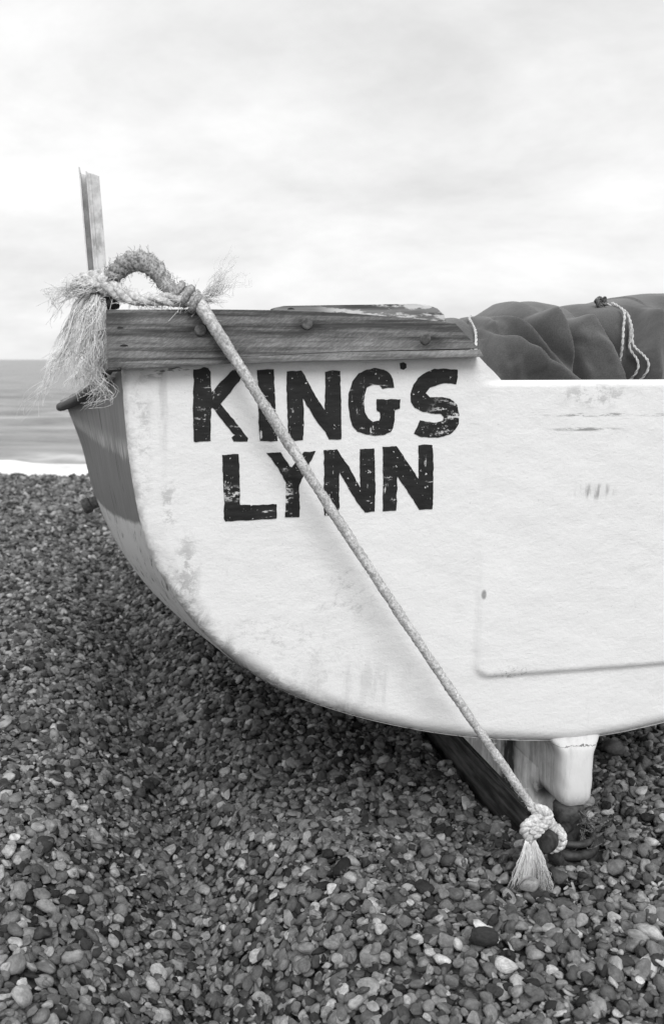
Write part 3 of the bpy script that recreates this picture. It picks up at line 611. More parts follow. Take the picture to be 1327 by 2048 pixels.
def build_transom():
    bm = bmesh.new(); h = 0.0050
    xs = np.arange(-0.89, 0.89 + h, h); zs = np.arange(0.23, 1.07 + h, h)
    g = [[bm.verts.new((x, 0, z)) for x in xs] for z in zs]
    for j in range(len(zs) - 1):
        for i in range(len(xs) - 1): bm.faces.new((g[j][i], g[j][i + 1], g[j + 1][i + 1], g[j + 1][i]))
    def cut(p, q, clear):
        d = np.array([q[0] - p[0], q[1] - p[1]]); n = (-d[1], 0, d[0])
        bmesh.ops.bisect_plane(bm, geom=bm.verts[:] + bm.edges[:] + bm.faces[:], plane_co=(p[0], 0, p[1]), plane_no=n, clear_inner=clear, clear_outer=False)
    pts = outline
    for i in range(len(pts)):
        cut(pts[i], pts[(i + 1) % len(pts)], True)
    for p, q in (((-0.315, 1.062), (-0.252, 1.003)), ((-0.252, 1.003), (-0.207, 0.963)), ((0.252, 1.003), (0.315, 1.062)), ((0.207, 0.963), (0.252, 1.003)), ((-1, 0.963), (1, 0.963)), ((-1, 1.003), (1, 1.003))):
        cut(p, q, False)
    kill = []
    for f in bm.faces:
        c = f.calc_center_median(); s, z = abs(c.x), c.z
        if z > 0.963 and s < np.interp(z, [0.963, 1.003, 1.062], [0.207, 0.252, 0.315]): kill.append(f)
    bmesh.ops.delete(bm, geom=kill, context='FACES')
    bmesh.ops.remove_doubles(bm, verts=bm.verts, dist=0.0008)
    V = np.array([v.co[:] for v in bm.verts]); S, Z = V[:, 0], V[:, 2]
    D = np.full(len(V), 9.0)                                          # distance to the hull rim
    P = outline[1:-1]
    for a, b in zip(P[:-1], P[1:]):
        ab = b - a; t = np.clip(((S - a[0]) * ab[0] + (Z - a[1]) * ab[1]) / (ab @ ab), 0, 1)
        D = np.minimum(D, np.hypot(S - a[0] - t * ab[0], Z - a[1] - t * ab[1]))
    rr = 0.012 + 0.020 * smooth(0.66, 0.34, Z)
    roll = rr - np.sqrt(np.maximum(0, rr ** 2 - np.clip(rr - D, 0, rr) ** 2))
    # thickened engine pad with a rounded lower corner
    px_, pz_ = 0.200, 0.430; cr = 0.03
    qx = np.abs(S) - px_; qz = pz_ - Z
    sd = np.hypot(np.maximum(qx, 0), np.maximum(qz, 0)) + np.minimum(np.maximum(qx, qz), 0) - cr
    pad = 0.0095 * smooth(0.007, -0.007, sd) * (1 - 0.72 * smooth(0.48, 0.70, Z) * smooth(-0.10, 0.0, np.abs(S) - px_ - cr + 0.01))
    lip = 0.006 * smooth(0.953, 0.963, Z) ** 2 * smooth(0.255, 0.200, np.abs(S))
    wav = 0.0004 * np.sin(S * 23 + 1.3 * np.sin(Z * 9)) * np.sin(Z * 17 + S * 6) + 0.0003 * np.sin(S * 61 + Z * 40) * np.sin(Z * 53 - S * 21)
    wav = wav * np.where((S > -0.78) & (S < -0.27) & (Z > 0.70), 0.25, 1.0)
    fl = 0.015 * smooth(0.245, 0.0, Z - 0.242) * np.exp(-(S / 0.06) ** 2)
    for v, yo in zip(bm.verts, roll - pad + lip - wav - fl * 0.3): v.co.y = -(v.co.z - ZB) * RAKE + yo
    lay = bm.verts.layers.float.new('rim')
    for v, d in zip(bm.verts, D): v[lay] = d
    bound = [e for e in bm.edges if e.is_boundary]
    ex = bmesh.ops.extrude_edge_only(bm, edges=bound)
    for v in [e for e in ex['geom'] if isinstance(e, bmesh.types.BMVert)]:
        v.co.y += 0.045 if v.co.z > 0.955 and abs(v.co.x) < 0.32 else 0.012
        if not (v.co.z > 0.955 and abs(v.co.x) < 0.32): v.co.x *= 0.992; v.co.z += 0.004
    return bm_build('transom', bm, M_TRANSOM, boat, autosmooth=50)
build_transom()

# ---- hull: lofted from the transom outline to the bow
MID = [(-0.998, 0.887), (-0.960, 0.77), (-0.932, 0.64), (-0.880, 0.516), (-0.800, 0.411), (-0.68, 0.32), (-0.5, 0.24), (-0.3, 0.185), (-0.1, 0.15), (0, 0.145)]
NS = 44
prof_t = catmull([(s, z, 0) for s, z in OUT], NS)[:, :2]; prof_m = catmull([(s, z, 0) for s, z in MID], NS)[:, :2]
_D = [0, 0.25, 0.5, 0.9, 1.3, 2.0, 3.0, 3.7, 4.2]; _B = [0.872, 0.917, 0.957, 0.997, 1.012, 0.985, 0.80, 0.50, 0.03]; _Z = [0.985, 0.942, 0.914, 0.887, 0.873, 0.872, 0.915, 0.965, 1.01]
def sheer(d):
    dd = np.linspace(0, 4.2, 120); b = np.interp(dd, _D, _B); z = np.interp(dd, _D, _Z)
    k = np.ones(9) / 9; bp = np.convolve(np.pad(b, 4, mode='reflect', reflect_type='odd'), k, 'valid'); zp = np.convolve(np.pad(z, 4, mode='reflect', reflect_type='odd'), k, 'valid')
    return np.interp(d, dd, bp), np.interp(d, dd, zp)
def section(d):
    w_ = float(smooth(0, 0.9, d)); p = prof_t * (1 - w_) + prof_m * w_
    b, zg = sheer(d); p = p.copy(); k0 = p[0].copy()
    p[:, 0] *= b / -k0[0]; zk = p[-1, 1] + 0.35 * float(smooth(2.6, 4.2, d))
    p[:, 1] = zk + (p[:, 1] - p[-1, 1]) * (zg - zk) / (k0[1] - p[-1, 1]); return p
mb = MB(); ds = np.concatenate([np.linspace(0, 1.4, 34), np.linspace(1.5, 4.2, 26)])
rows = []
for d in ds:
    p = section(d); full = np.vstack([p, p[::-1][1:] * [-1, 1]])
    yb = -(full[:, 1] - ZB) * RAKE * max(0, 1 - d / 0.6) + 0.014 * max(0, 1 - d / 0.3)
    inset = 0.0015 if d == 0 else 0
    rows.append(np.stack([full[:, 0] * (1 - inset), d + yb, full[:, 1] + inset], 1))
m_ = len(rows[0])
mb.add(np.vstack(rows), [(j * m_ + i, j * m_ + i + 1, (j + 1) * m_ + i + 1, (j + 1) * m_ + i) for j in range(len(rows) - 1) for i in range(m_ - 1)])
mb.build('hull', M_SIDE, boat)
# deck inside the hull
mb = MB(); dd = np.linspace(0.06, 4.0, 30); vs = []
for d in dd:
    b, zg = sheer(d); hw = max(0.02, b - 0.06 - 0.05 * (d < 0.3)); vs += [(-hw, d, 0.765), (hw, d, 0.765)]
mb.add(vs, [(2 * i, 2 * i + 1, 2 * i + 3, 2 * i + 2) for i in range(len(dd) - 1)])
mb.build('deck', M_DECK, boat, smooth=False)

# ---- gunwale boards and black rubbing strips along both sheers
for sg in (-1, 1):
    mb = MB(); mr = MB(); dd = np.linspace(0.06, 4.15, 70); V = []
    C = []
    for d in dd:
        b, zg = sheer(d); hh = 0.010 + 0.060 * float(smooth(0.35, 0.0, d)); yb = -(zg - ZB) * RAKE * max(0, 1 - d / 0.6)
        xo, xi = sg * (b + 0.014), sg * (b - 0.022)
        V += [(xo, d + yb, zg - 0.004), (xo, d + yb, zg + hh), (xi, d + yb, zg + hh), (xi, d + yb, zg - 0.004)]
    n = len(dd); F = []
    for i in range(n - 1):
        for j in range(4): F.append((i * 4 + j, i * 4 + (j + 1) % 4, (i + 1) * 4 + (j + 1) % 4, (i + 1) * 4 + j))
    F += [(3, 2, 1, 0), tuple((n - 1) * 4 + j for j in range(4))]
    mb.add(V, F); mb.build('gunwale_board', M_GUN, boat, smooth=False)
    for d in np.linspace(-0.035, 4.15, 110):
        b, zg = sheer(max(d, 0)); yb = -(zg - ZB) * RAKE * max(0, 1 - max(d, 0) / 0.6); C.append((sg * (b + 0.015 - 0.012 * max(0, -d / 0.035) ** 2), d + yb, zg - 0.008 + 0.008 * max(0, 1 - max(d, 0) / 0.3)))
    tube(mr, C, 0.0105 * np.clip(np.linspace(0.35, 9, 110), 0, 1), 10, lambda i, t: 0.05 * np.sin(i * 1.3 + t * 2) * np.sin(i * 0.37)); mr.build('rubbing_strip', M_BLACK, boat)

# ---- stern planks, left one in view and its twin past the engine notch
PL_MAIN = [(-0.893, 1.078), (-0.80, 1.079), (-0.762, 1.080), (-0.615, 1.080), (-0.497, 1.076), (-0.392, 1.069), (-0.314, 1.062), (-0.268, 1.019), (-0.38, 1.0165), (-0.51, 1.0135), (-0.70, 1.004), (-0.893, 0.9965)]
PL_LOW = [(-0.893, 0.9962), (-0.70, 1.0034), (-0.51, 1.0125), (-0.38, 1.0150), (-0.266, 1.0173), (-0.2585, 1.005), (-0.408, 1.001), (-0.581, 0.998), (-0.747, 0.992), (-0.893, 0.983)]
CAP = [(-0.622, 1.0635), (-0.622, 1.085), (-0.604, 1.0885), (-0.49, 1.0915), (-0.375, 1.0945), (-0.352, 1.093), (-0.336, 1.0875), (-0.323, 1.077), (-0.318, 1.0635)]
mir = lambda P: [(-s, z) for s, z in P][::-1]
BOLTS = [(-0.571, 1.059), (-0.746, 1.047), (-0.366, 1.035)]
for k, f in enumerate((lambda P: P, mir)):
    pl = prism('stern_plank', f(PL_MAIN), 0.0015, 0.034, TP, M_PLANK, boat, 0.0012)
    if k == 0: plank_left = pl
    prism('batten', f(PL_LOW), 0.0018, 0.0338, TP, M_PLANK, pl, 0.0009)
    prism('transom_cap', f(CAP), -0.034, 0.004, TP, M_CAP, boat, 0.003)
    for s, z in f(BOLTS):
        mb = MB(); C = [TP(s, z, o) for o in (0.030, 0.0355, 0.0365)]
        tube(mb, C, np.array([0.0095, 0.0095, 0.0072]), 18); b = mb.build('bolt', M_BOLT, pl, smooth=False)
# small knots and splits cut into the plank end
for (s, z, l) in ((-0.872, 1.0495, 0.010), (-0.867, 1.0215, 0.013), (-0.598, 1.0815, 0.012)):
    mb = MB(); C = [TP(s - l / 2 + l * t, z + 0.0012 * math.sin(3.1 * t), 0.0342) for t in np.linspace(0, 1, 6)]
    tube(mb, C, np.array([0.0004, 0.0012, 0.0016, 0.0015, 0.001, 0.0004]), 6); mb.build('nail_mark', M_BLACK, plank_left)

# ---- skeg, keel and heel iron
mb = MB(); zl = np.concatenate([[0.0995, 0.101, 0.104, 0.108], np.linspace(0.114, 0.215, 14), [0.222, 0.228, 0.234, 0.240, 0.246, 0.252, 0.262]]); ths = np.linspace(0, np.pi, 15); V = []
for z in zl:
    hb = max(0.05, 1 - (max(0, 0.134 - z) / 0.0355) ** 2.6) ** 0.5; hw = (0.0345 + 0.022 * (z - 0.13)) * hb + 0.024 * float(smooth(0.195, 0.262, z)) ** 2
    ny = -0.010 + 0.030 * (1 - hb) - 0.004 * math.sin((z - 0.1) * 22) + 0.012 * float(smooth(0.225, 0.262, z))
    row = [(-hw, 1.2), (-hw, 0.4), (-hw, 0.12)] + [(-hw * math.copysign(abs(math.cos(t)) ** 0.55, math.cos(t)) + 0.0004 * math.sin(z * 160 + t * 3), ny + 0.036 * (1 - math.sin(t) ** 0.6) + 0.0005 * math.sin(z * 110 + t * 5)) for t in ths] + [(hw, 0.12), (hw, 0.4), (hw, 1.2)]
    V += [(x, y, z) for x, y in row]
n = len(row); F = [(i * n + j, i * n + j + 1, (i + 1) * n + j + 1, (i + 1) * n + j) for i in range(len(zl) - 1) for j in range(n - 1)] + [tuple(range(n))[::-1]]
mb.add(V, F)
lo = [(-0.036, 0.104), (-0.030, 0.098), (0.030, 0.098), (0.036, 0.104), (0.036, 1.2), (-0.036, 1.2)]
mb.add([(x, y + (0.016 if z < 0.06 and y < 0.2 else 0), z) for z in (0.044, 0.052, 0.15) for x, y in lo], [(i * 6 + j, i * 6 + (j + 1) % 6, (i + 1) * 6 + (j + 1) % 6, (i + 1) * 6 + j) for i in range(2) for j in range(6)] + [tuple(range(6))])
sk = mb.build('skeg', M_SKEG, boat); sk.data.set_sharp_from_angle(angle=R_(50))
bm = bmesh.new()
KE = [(0.150, -0.09), (0.128, 0.046), (4.0, 0.05), (4.1, -0.02), (3.9, -0.09)]; hw = 0.046
a = [bm.verts.new((-hw, y, z)) for y, z in KE]; b = [bm.verts.new((hw, y, z)) for y, z in KE]; n = len(KE)
bm.faces.new(a); bm.faces.new(b[::-1])
for i in range(n): bm.faces.new((a[i], a[(i + 1) % n], b[(i + 1) % n], b[i]))
bmesh.ops.bevel(bm, geom=bm.edges[:], offset=0.004, segments=2, affect='EDGES', clamp_overlap=True)
bm_build('keel', bm, M_KEEL, boat, autosmooth=40)
mb = MB(); hc = np.array([-0.012, -0.004])
tube(mb, [(hc[0], hc[1] + 0.012, z) for z in (-0.02, 0.02, 0.05, 0.075, 0.09, 0.112)], np.array([0.026, 0.026, 0.024, 0.024, 0.030, 0.030]), 20, lambda i, t: 0.06 * np.sin(3 * t + i))
heel = mb.build('heel_bearing', M_IRON, boat)
for z, r0, r1 in ((0.010, 0.045, 0.013), (0.034, 0.048, 0.0105), (0.056, 0.044, 0.007)):
    mb = MB(); t = np.linspace(0, 2 * np.pi, 41); tube(mb, np.stack([hc[0] + r0 * np.cos(t), hc[1] + r0 * np.sin(t), z + 0.006 * np.sin(t)], 1), r1, 10, lambda i, th: 0.08 * np.sin(i * 1.1 + th * 2), cap=False); mb.build('heel_ring', M_IRON, heel)
STUB_A = np.array((-0.120, -0.110, 0.096)); STUB_B = np.array((-0.008, 0.004, 0.066)); ax = (STUB_B - STUB_A) / np.linalg.norm(STUB_B - STUB_A)
mb = MB(); q = np.array([0.0, 0.002, 0.006, 0.020, 0.022, 0.025, 0.029, 0.031, 0.12, 0.158]); rr = np.array([0.0160, 0.0200, 0.0212, 0.0212, 0.0192, 0.0192, 0.0200, 0.0115, 0.0115, 0.0115])
tube(mb, STUB_A + q[:, None] * ax, rr, 24); pin = mb.build('rudder_pin', M_BLACK, boat)
mb = MB(); tube(mb, catmull([(-0.082, -0.070, 0.080), (-0.080, -0.072, 0.052), (-0.062, -0.060, 0.024), (-0.040, -0.045, 0.000)], 14), 0.0125, 12, lambda i, t: 0.10 * np.sin(2 * t + i * 1.9)); mb.build('rudder_strap', M_IRON, boat)
# ---- bolt and rope eye on the port side of the hull
mb = MB(); p0 = np.array((-0.919, 0.93, 0.634)); nn = np.array((-0.93, -0.05, -0.36)); nn /= np.linalg.norm(nn)
tube(mb, p0 + np.array([0, 0.026, 0.030, 0.046, 0.050])[:, None] * nn, np.array([0.016, 0.016, 0.021, 0.021, 0.016]), 16); mb.build('fender_bolt', M_BOLT, boat, smooth=False)
# ---- channel post bolted to the plank end
prof = [(-0.0165, -0.026), (-0.0145, -0.026), (-0.0135, 0.028), (-0.0060, 0.028), (-0.0056, -0.009), (-0.0035, -0.009), (-0.0030, -0.002), (0.0015, -0.0025), (0.0025, -0.004), (0.0145, -0.0045), (0.0155, -0.003), (0.0155, 0.032), (-0.0165, 0.032)]
mb = MB(); n = len(prof); V = []
zs = np.linspace(0.975, 1.303, 9)
for z in zs:
    t = (z - 0.975) / 0.328; x0 = -0.8965 - 0.0155 * t; y0 = 0.034 - 0.035 * t
    for k, (x, y) in enumerate(prof):
        top = 0.0
        if z == zs[-1]: top = -0.30 * x - 0.001
        V.append((x0 + x, y0 + y, z + top))
F = [(i * n + j, i * n + (j + 1) % n, (i + 1) * n + (j + 1) % n, (i + 1) * n + j) for i in range(len(zs) - 1) for j in range(n)] + [tuple(range(n))[::-1], tuple((len(zs) - 1) * n + j for j in range(n))]
mb.add(V, F); post = mb.build('post', M_POST, boat, smooth=False); post['label'] = 'upright galvanised channel post at the left end of the stern plank'
mb = MB(); tube(mb, [(-0.901, -0.047, 1.0905), (-0.899, -0.047, 1.0905), (-0.880, -0.048, 1.0915), (-0.873, -0.048, 1.092), (-0.871, -0.048, 1.092)], np.array([0.008, 0.010, 0.0108, 0.0098, 0.007]), 14); mb.build('peg', M_BLACK, boat)

# ---- painted name
def letter(poly, seed, name='letter'):
    r = np.random.default_rng(seed); P = np.array(poly); out = []
    for a, b in zip(P, np.roll(P, -1, 0)):
        n = max(1, int(np.linalg.norm(b - a) / 0.003))
        for t in np.arange(n) / n: out.append(a + (b - a) * t)
    out = np.array(out); nz = r.normal(0, 1, out.shape); k = np.array([0.25, 0.5, 0.25])
    for c in (0, 1): nz[:, c] = np.convolve(np.pad(nz[:, c], 1, mode='wrap'), k, 'valid')
    out = out + nz * 0.0006
    bm = bmesh.new(); v = [bm.verts.new(TP(s, z, 0.0013)) for s, z in out]
    es = [bm.edges.new((v[i], v[(i + 1) % len(v)])) for i in range(len(v))]
    bmesh.ops.triangle_fill(bm, edges=es, use_beauty=True)
    ex = bmesh.ops.extrude_edge_only(bm, edges=es)
    for q in ex['geom']:
        if isinstance(q, bmesh.types.BMVert): q.co.y += 0.0022
    o = bm_build(name, bm, M_LETTER, boat); return o
for i, (k, p) in enumerate(LETTERS.items()):
    o = letter(p, 300 + i, 'apostrophe' if k == 'apos' else 'letter')
    o['label'] = 'black painted apostrophe' if k == 'apos' else 'black painted letter ' + k[0]

# ================================================================== mooring rope (built in the boat's frame)
def root(name, label, cat, group=None):
    e = empty(name, (BOAT_O[0], BOAT_O[1], 0), PSI); return tag(e, label, cat, group)
rope = root('mooring_rope', 'thick worn rope stretched from the stern plank down across the painted name', 'rope')
rg = np.random.default_rng(5)
MAIN = catmull([(-0.768, -0.112, 1.103), (-0.751, -0.122, 1.090), (-0.733, -0.128, 1.062), (-0.700, -0.124, 1.012)], 22)
line = np.linspace(MAIN[-1], (-0.137, -0.085, 0.163), 260)[1:]; t = np.linspace(0, 1, len(line)); line[:, 2] -= 0.007 * np.sin(np.pi * t); line[:, 0] -= 0.003 * np.sin(np.pi * t)
MAIN = np.vstack([MAIN, line])
mb = MB(); ph = rg.uniform(0, 6.28, 8); jit = rg.normal(0, 0.035, (len(MAIN), 14))
tube(mb, MAIN, 0.0082 * (1 + 0.05 * np.sin(np.arange(len(MAIN)) * 0.13) + 0.03 * np.sin(np.arange(len(MAIN)) * 0.41) + np.linspace(0.06, -0.06, len(MAIN)) + 0.45 * np.exp(-np.arange(len(MAIN)) / 9.0)), 14,
     lambda i, th: 0.09 * np.sin(3 * th + i * 0.95) * np.sin(3 * th - i * 0.95) + jit + 0.03 * np.sin(i * 0.31 + th + ph[0]))
mb.build('line', M_ROPE, rope)
mb = MB(); fuzz(mb, MAIN, 0.0080, 420, 0.005, 0.00022, rg); tag(mb.build('fuzz', M_FIBRE, rope), kind='stuff')
ARCH = catmull([(-0.755, -0.118, 1.092), (-0.768, -0.110, 1.100), (-0.788, -0.100, 1.109), (-0.801, -0.090, 1.125), (-0.812, -0.085, 1.142), (-0.828, -0.080, 1.154), (-0.847, -0.070, 1.157), (-0.864, -0.060, 1.149), (-0.879, -0.050, 1.136), (-0.895, -0.035, 1.125), (-0.909, -0.022, 1.119)], 90)
mb = MB(); t = np.linspace(0, 1, 90); laid(mb, ARCH, 0.0118 + 0.0050 * np.exp(-((t - 0.55) / 0.25) ** 2), 3, 20, 9, 0.06, rg); mb.build('loop', M_ARCH, rope)
mb = MB(); fuzz(mb, ARCH, 0.0165, 2600, 0.007, 0.00038, rg); tag(mb.build('loop_fuzz', M_ARCH, rope), kind='stuff')
# turns where the loop is seized to the line
mb = MB()
for c, rad, tilt in (((-0.778, -0.106, 1.105), 0.0138, 0.4), ((-0.764, -0.115, 1.098), 0.0142, 0.3), ((-0.752, -0.120, 1.087), 0.0125, 0.5)):
    th = np.linspace(0, 2 * np.pi, 30); d = np.array([0.80, -0.12, -0.58 - tilt * 0.3]); d /= np.linalg.norm(d); e1 = np.cross(d, [0, 1, 0]); e1 /= np.linalg.norm(e1); e2 = np.cross(d, e1)
    C = np.array(c) + rad * (np.cos(th)[:, None] * e1 + np.sin(th)[:, None] * e2) + d * (th / 6.28 - 0.5)[:, None] * 0.012
    tube(mb, C, 0.0056, 9, lambda i, q: 0.16 * np.sin(3 * q + i * 1.3))
mb.build('seizing', M_ARCH, rope)
# turns round the post
mb = MB()
for k in range(2):
    th = np.linspace(0, 2 * np.pi, 34); zc_ = 1.112 + 0.016 * k
    C = np.stack([-0.909 + 0.027 * np.cos(th), 0.012 + 0.036 * np.sin(th), zc_ + 0.010 * th / 6.28 + 0.004 * np.cos(th)], 1); laid(mb, C, 0.0105, 3, 26, 7, 0.05, rg)
mb.build('post_turns', M_KNOT, rope)
# knot on the rudder pin
mb = MB()
e1 = np.cross(ax, [0, 0, 1]); e1 /= np.linalg.norm(e1); e2 = np.cross(e1, ax)
for q0, rr_, lean in ((0.042, 0.0205, 0.10), (0.058, 0.0200, -0.10)):
    th = np.linspace(0, 2 * np.pi, 36); C = STUB_A + (q0 + lean * 0.1 * np.cos(th))[:, None] * ax + rr_ * (np.cos(th)[:, None] * e1 + np.sin(th)[:, None] * e2); laid(mb, C, 0.0088, 3, 34, 8, 0.04, rg)
for P_, R0 in (([(-0.137, -0.085, 0.163), (-0.126, -0.088, 0.150), (-0.114, -0.092, 0.144), (-0.104, -0.088, 0.134), (-0.094, -0.082, 0.122), (-0.088, -0.078, 0.104)], 0.0098),
               ([(-0.110, -0.080, 0.150), (-0.124, -0.096, 0.146), (-0.140, -0.104, 0.140), (-0.155, -0.104, 0.130), (-0.154, -0.102, 0.117), (-0.142, -0.106, 0.110)], 0.0098),
               ([(-0.132, -0.090, 0.160), (-0.116, -0.098, 0.156), (-0.106, -0.098, 0.146), (-0.116, -0.106, 0.136), (-0.134, -0.112, 0.128), (-0.148, -0.110, 0.122)], 0.0092),
               ([(-0.096, -0.076, 0.132), (-0.110, -0.094, 0.128), (-0.128, -0.108, 0.122), (-0.142, -0.112, 0.114)], 0.0090)):
    C = catmull(P_, 34); laid(mb, C, R0, 3, 30, 8, 0.04, rg)
mb.build('knot', M_KNOT, rope)
mb = MB(); top = np.array((-0.147, -0.106, 0.112)); G = []
for q in np.linspace(-1, 1, 11):
    e = np.array((-0.150 + 0.037 * q, -0.122 + 0.010 * math.sin(q * 5), 0.002 + 0.008 * abs(q))); G.append([top + np.array((0.006 * q, 0, 0)), top + (e - top) * 0.3 + np.array((0.006 * q, -0.007, 0)), top + (e - top) * 0.7 + np.array((0.003 * q, -0.005, 0)), e])
threads(mb, G, 260, 0.00050, 0.004, 0.0024, rg, 1.0, (0.75, 1.08), 12); tag(mb.build('tassel', M_FIBRE, rope), kind='stuff')
mb = MB(); laid(mb, [(-0.147, -0.104, 0.124), (-0.147, -0.105, 0.116), (-0.147, -0.106, 0.108), (-0.147, -0.108, 0.098)], np.array([0.012, 0.0115, 0.010, 0.007]), 3, 26, 7, 0.05, rg); mb.build('tail', M_KNOT, rope)

# ================================================================== unlaid end hanging off the post and its strand along the plank
fr = root('frayed_rope', 'pale frayed rope end hanging in loose strands from the post', 'rope')
TG = [[(-.897, .0, 1.12), (-.925, .0, 1.118), (-.957, .0, 1.113), (-.977, .0, 1.102), (-.988, .0, 1.081)], [(-.897, 0, 1.119), (-.929, 0, 1.112), (-.954, 0, 1.098), (-.962, 0, 1.078), (-.968, 0, 1.062)],
      [(-.897, 0, 1.116), (-.93, 0, 1.096), (-.951, 0, 1.056), (-.965, 0, 1.016), (-.982, 0, .987), (-1.011, 0, .943), (-1.029, 0, .915)], [(-.897, 0, 1.116), (-.934, 0, 1.088), (-.956, 0, 1.04), (-.969, 0, 1.004), (-.986, 0, .967), (-1.0, 0, .922)],
      [(-.898, 0, 1.114), (-.923, 0, 1.08), (-.94, 0, 1.032), (-.949, 0, .999), (-.955, 0, .967), (-.962, 0, .944)], [(-.896, 0, 1.114), (-.915, 0, 1.072), (-.929, 0, 1.024), (-.938, 0, .983), (-.947, 0, .957)],
      [(-.895, 0, 1.113), (-.905, 0, 1.064), (-.914, 0, 1.024), (-.924, 0, .987), (-.929, 0, .959)], [(-.894, 0, 1.111), (-.899, 0, 1.064), (-.905, 0, 1.024), (-.914, 0, .991), (-.903, 0, .963), (-.919, 0, .955)],
      [(-.894, 0, 1.109), (-.901, 0, 1.056), (-.922, 0, .999), (-.910, 0, .975), (-.899, 0, .954), (-.924, 0, .940)], [(-.896, 0, 1.114), (-.919, 0, 1.064), (-.945, 0, 1.024), (-.961, 0, .999), (-.986, 0, .983), (-1.007, 0, .935)]]
TG = [[(x, -0.045 - 0.03 * math.sin(min(1, i / 2) * 1.5), z) for i, (x, y, z) in enumerate(g)] for g in TG]
TG = [[(-0.905, -0.03, 1.118)] + g[1:] for g in TG]
mb = MB()
for g, n, sp, wv in ((TG[0:2], 80, 0.009, 0.007), (TG[2:4], 60, 0.006, 0.005), (TG[4:7], 190, 0.011, 0.008), (TG[7:9], 120, 0.009, 0.009), ([TG[9]], 22, 0.007, 0.007)):
    threads(mb, g, int(n * 1.15), 0.00050, sp * 1.15, wv * 1.2, rg, 0.8, (0.6, 1.12), 20, 3, 7)
for g in TG:                                                          # tighter yarns inside the bunch
    for _ in range(3):
        threads(mb, [g], 1, 0.0014, 0.008, 0.005, rg, 0.8, (0.5, 0.8), 15, 5)
tag(mb.build('loose_strands', M_FIBRE, fr), kind='stuff')
mb = MB(); laid(mb, catmull([(-0.890, -0.055, 1.128), (-0.902, -0.052, 1.124), (-0.913, -0.050, 1.118), (-0.925, -0.046, 1.117), (-0.945, -0.044, 1.115)], 26), np.linspace(0.014, 0.008, 26), 3, 20, 8, 0.07, rg); mb.build('rope_end', M_KNOT, fr)
ST = catmull([(-.901, -.050, 1.118), (-.880, -.068, 1.112), (-.863, -.078, 1.101), (-.840, -.092, 1.094), (-.817, -.10, 1.0935), (-.794, -.108, 1.095), (-.767, -.116, 1.095), (-.748, -.112, 1.096)], 60)
mb = MB(); t = np.linspace(0, 1, 60); laid(mb, ST, 0.0105 + 0.002 * np.sin(t * 9), 3, 11, 8, 0.08, rg); mb.build('strand', M_KNOT, fr)
mb = MB(); fuzz(mb, ST, 0.011, 1500, 0.016, 0.00042, rg); tag(mb.build('strand_fuzz', M_FIBRE, fr), kind='stuff')
WG = [[(-.752, -.11, 1.094), (-.733, -.10, 1.107), (-.718, -.09, 1.128), (-.709, -.08, 1.153), (-.698, -.07, 1.171)], [(-.752, -.11, 1.094), (-.729, -.10, 1.102), (-.703, -.09, 1.116), (-.681, -.08, 1.137), (-.667, -.07, 1.146)],
      [(-.749, -.10, 1.092), (-.729, -.095, 1.094), (-.709, -.09, 1.093), (-.693, -.09, 1.091)], [(-.752, -.11, 1.094), (-.731, -.10, 1.106), (-.712, -.09, 1.122), (-.695, -.08, 1.142)]]
mb = MB(); threads(mb, WG[:2] + WG[3:], 120, 0.00028, 0.010, 0.006, rg, 0.9, (0.5, 1.1), 16, 3, 4); threads(mb, WG[2:3], 22, 0.0003, 0.004, 0.003, rg, 0.9, (0.5, 1.0), 12); tag(mb.build('wisps', M_FIBRE, fr), kind='stuff')

# ================================================================== dark canvas bundle in the boat
cover = root('canvas_cover', 'dark canvas cover lashed over gear behind the notch in the transom', 'tarpaulin')
ts_ = [-0.40, -0.25, -0.16, -.112, -.085, -.06, -.04, -.022, .003, .053, .11, .168, .233, .285, .351, .44, .6, .9, 1.2]; tz_ = [1.0, 1.04, 1.075, 1.092, 1.100, 1.103, 1.102, 1.100, 1.112, 1.133, 1.139, 1.135, 1.133, 1.134, 1.154, 1.166, 1.17, 1.14, 1.0]
RID = [([(-.047, 1.103), (.022, 1.011), (.076, .955), (.11, .90)], 0.022, 0.010, 0.060), ([(.070, 1.100), (.08, 1.058), (.104, .955), (.12, .88)], 0.026, 0.010, 0.045), ([(.170, 1.10), (.18, 1.054), (.227, .953), (.25, .88)], 0.030, 0.010, 0.050),
       ([(-.068, 1.039), (-.016, .996), (.038, .96), (.09, .92)], 0.020, 0.008, 0.035), ([(.36, 1.12), (.335, 1.06), (.305, 1.0), (.29, .93)], 0.022, 0.05, 0.012), ([(.26, 1.12), (.27, 1.05), (.30, .96)], 0.012, 0.03, 0.03),
       ([(.53, 1.12), (.50, 1.03), (.52, .93)], 0.02, 0.03, 0.03), ([(.74, 1.1), (.70, 1.0), (.72, .93)], 0.02, 0.03, 0.03)]
_rr = np.random.default_rng(77)
for _ in range(34):
    a0 = np.array([_rr.uniform(-0.10, 0.48), _rr.uniform(0.98, 1.12)]); an = _rr.normal(-1.15, 0.35); l_ = _rr.uniform(0.05, 0.13); b0 = a0 + l_ * np.array([math.cos(an), math.sin(an)]); m0 = (a0 + b0) / 2 + _rr.normal(0, 0.006, 2); wa, wb = _rr.uniform(0.003, 0.006), _rr.uniform(0.008, 0.022)
    RID.append(([tuple(a0), tuple(m0), tuple(b0)], _rr.uniform(0.0015, 0.0042), *((wa, wb) if _rr.uniform() < 0.6 else (wb, wa))))
us = np.concatenate([np.linspace(-0.38, 0.5, 420), np.linspace(0.505, 1.15, 110)]); vs_ = np.concatenate([np.linspace(-1.2, 2.2, 230, endpoint=False), np.linspace(2.2, 2 * np.pi - 1.2, 60, endpoint=False)])
U, V_ = np.meshgrid(us, vs_, indexing='ij')
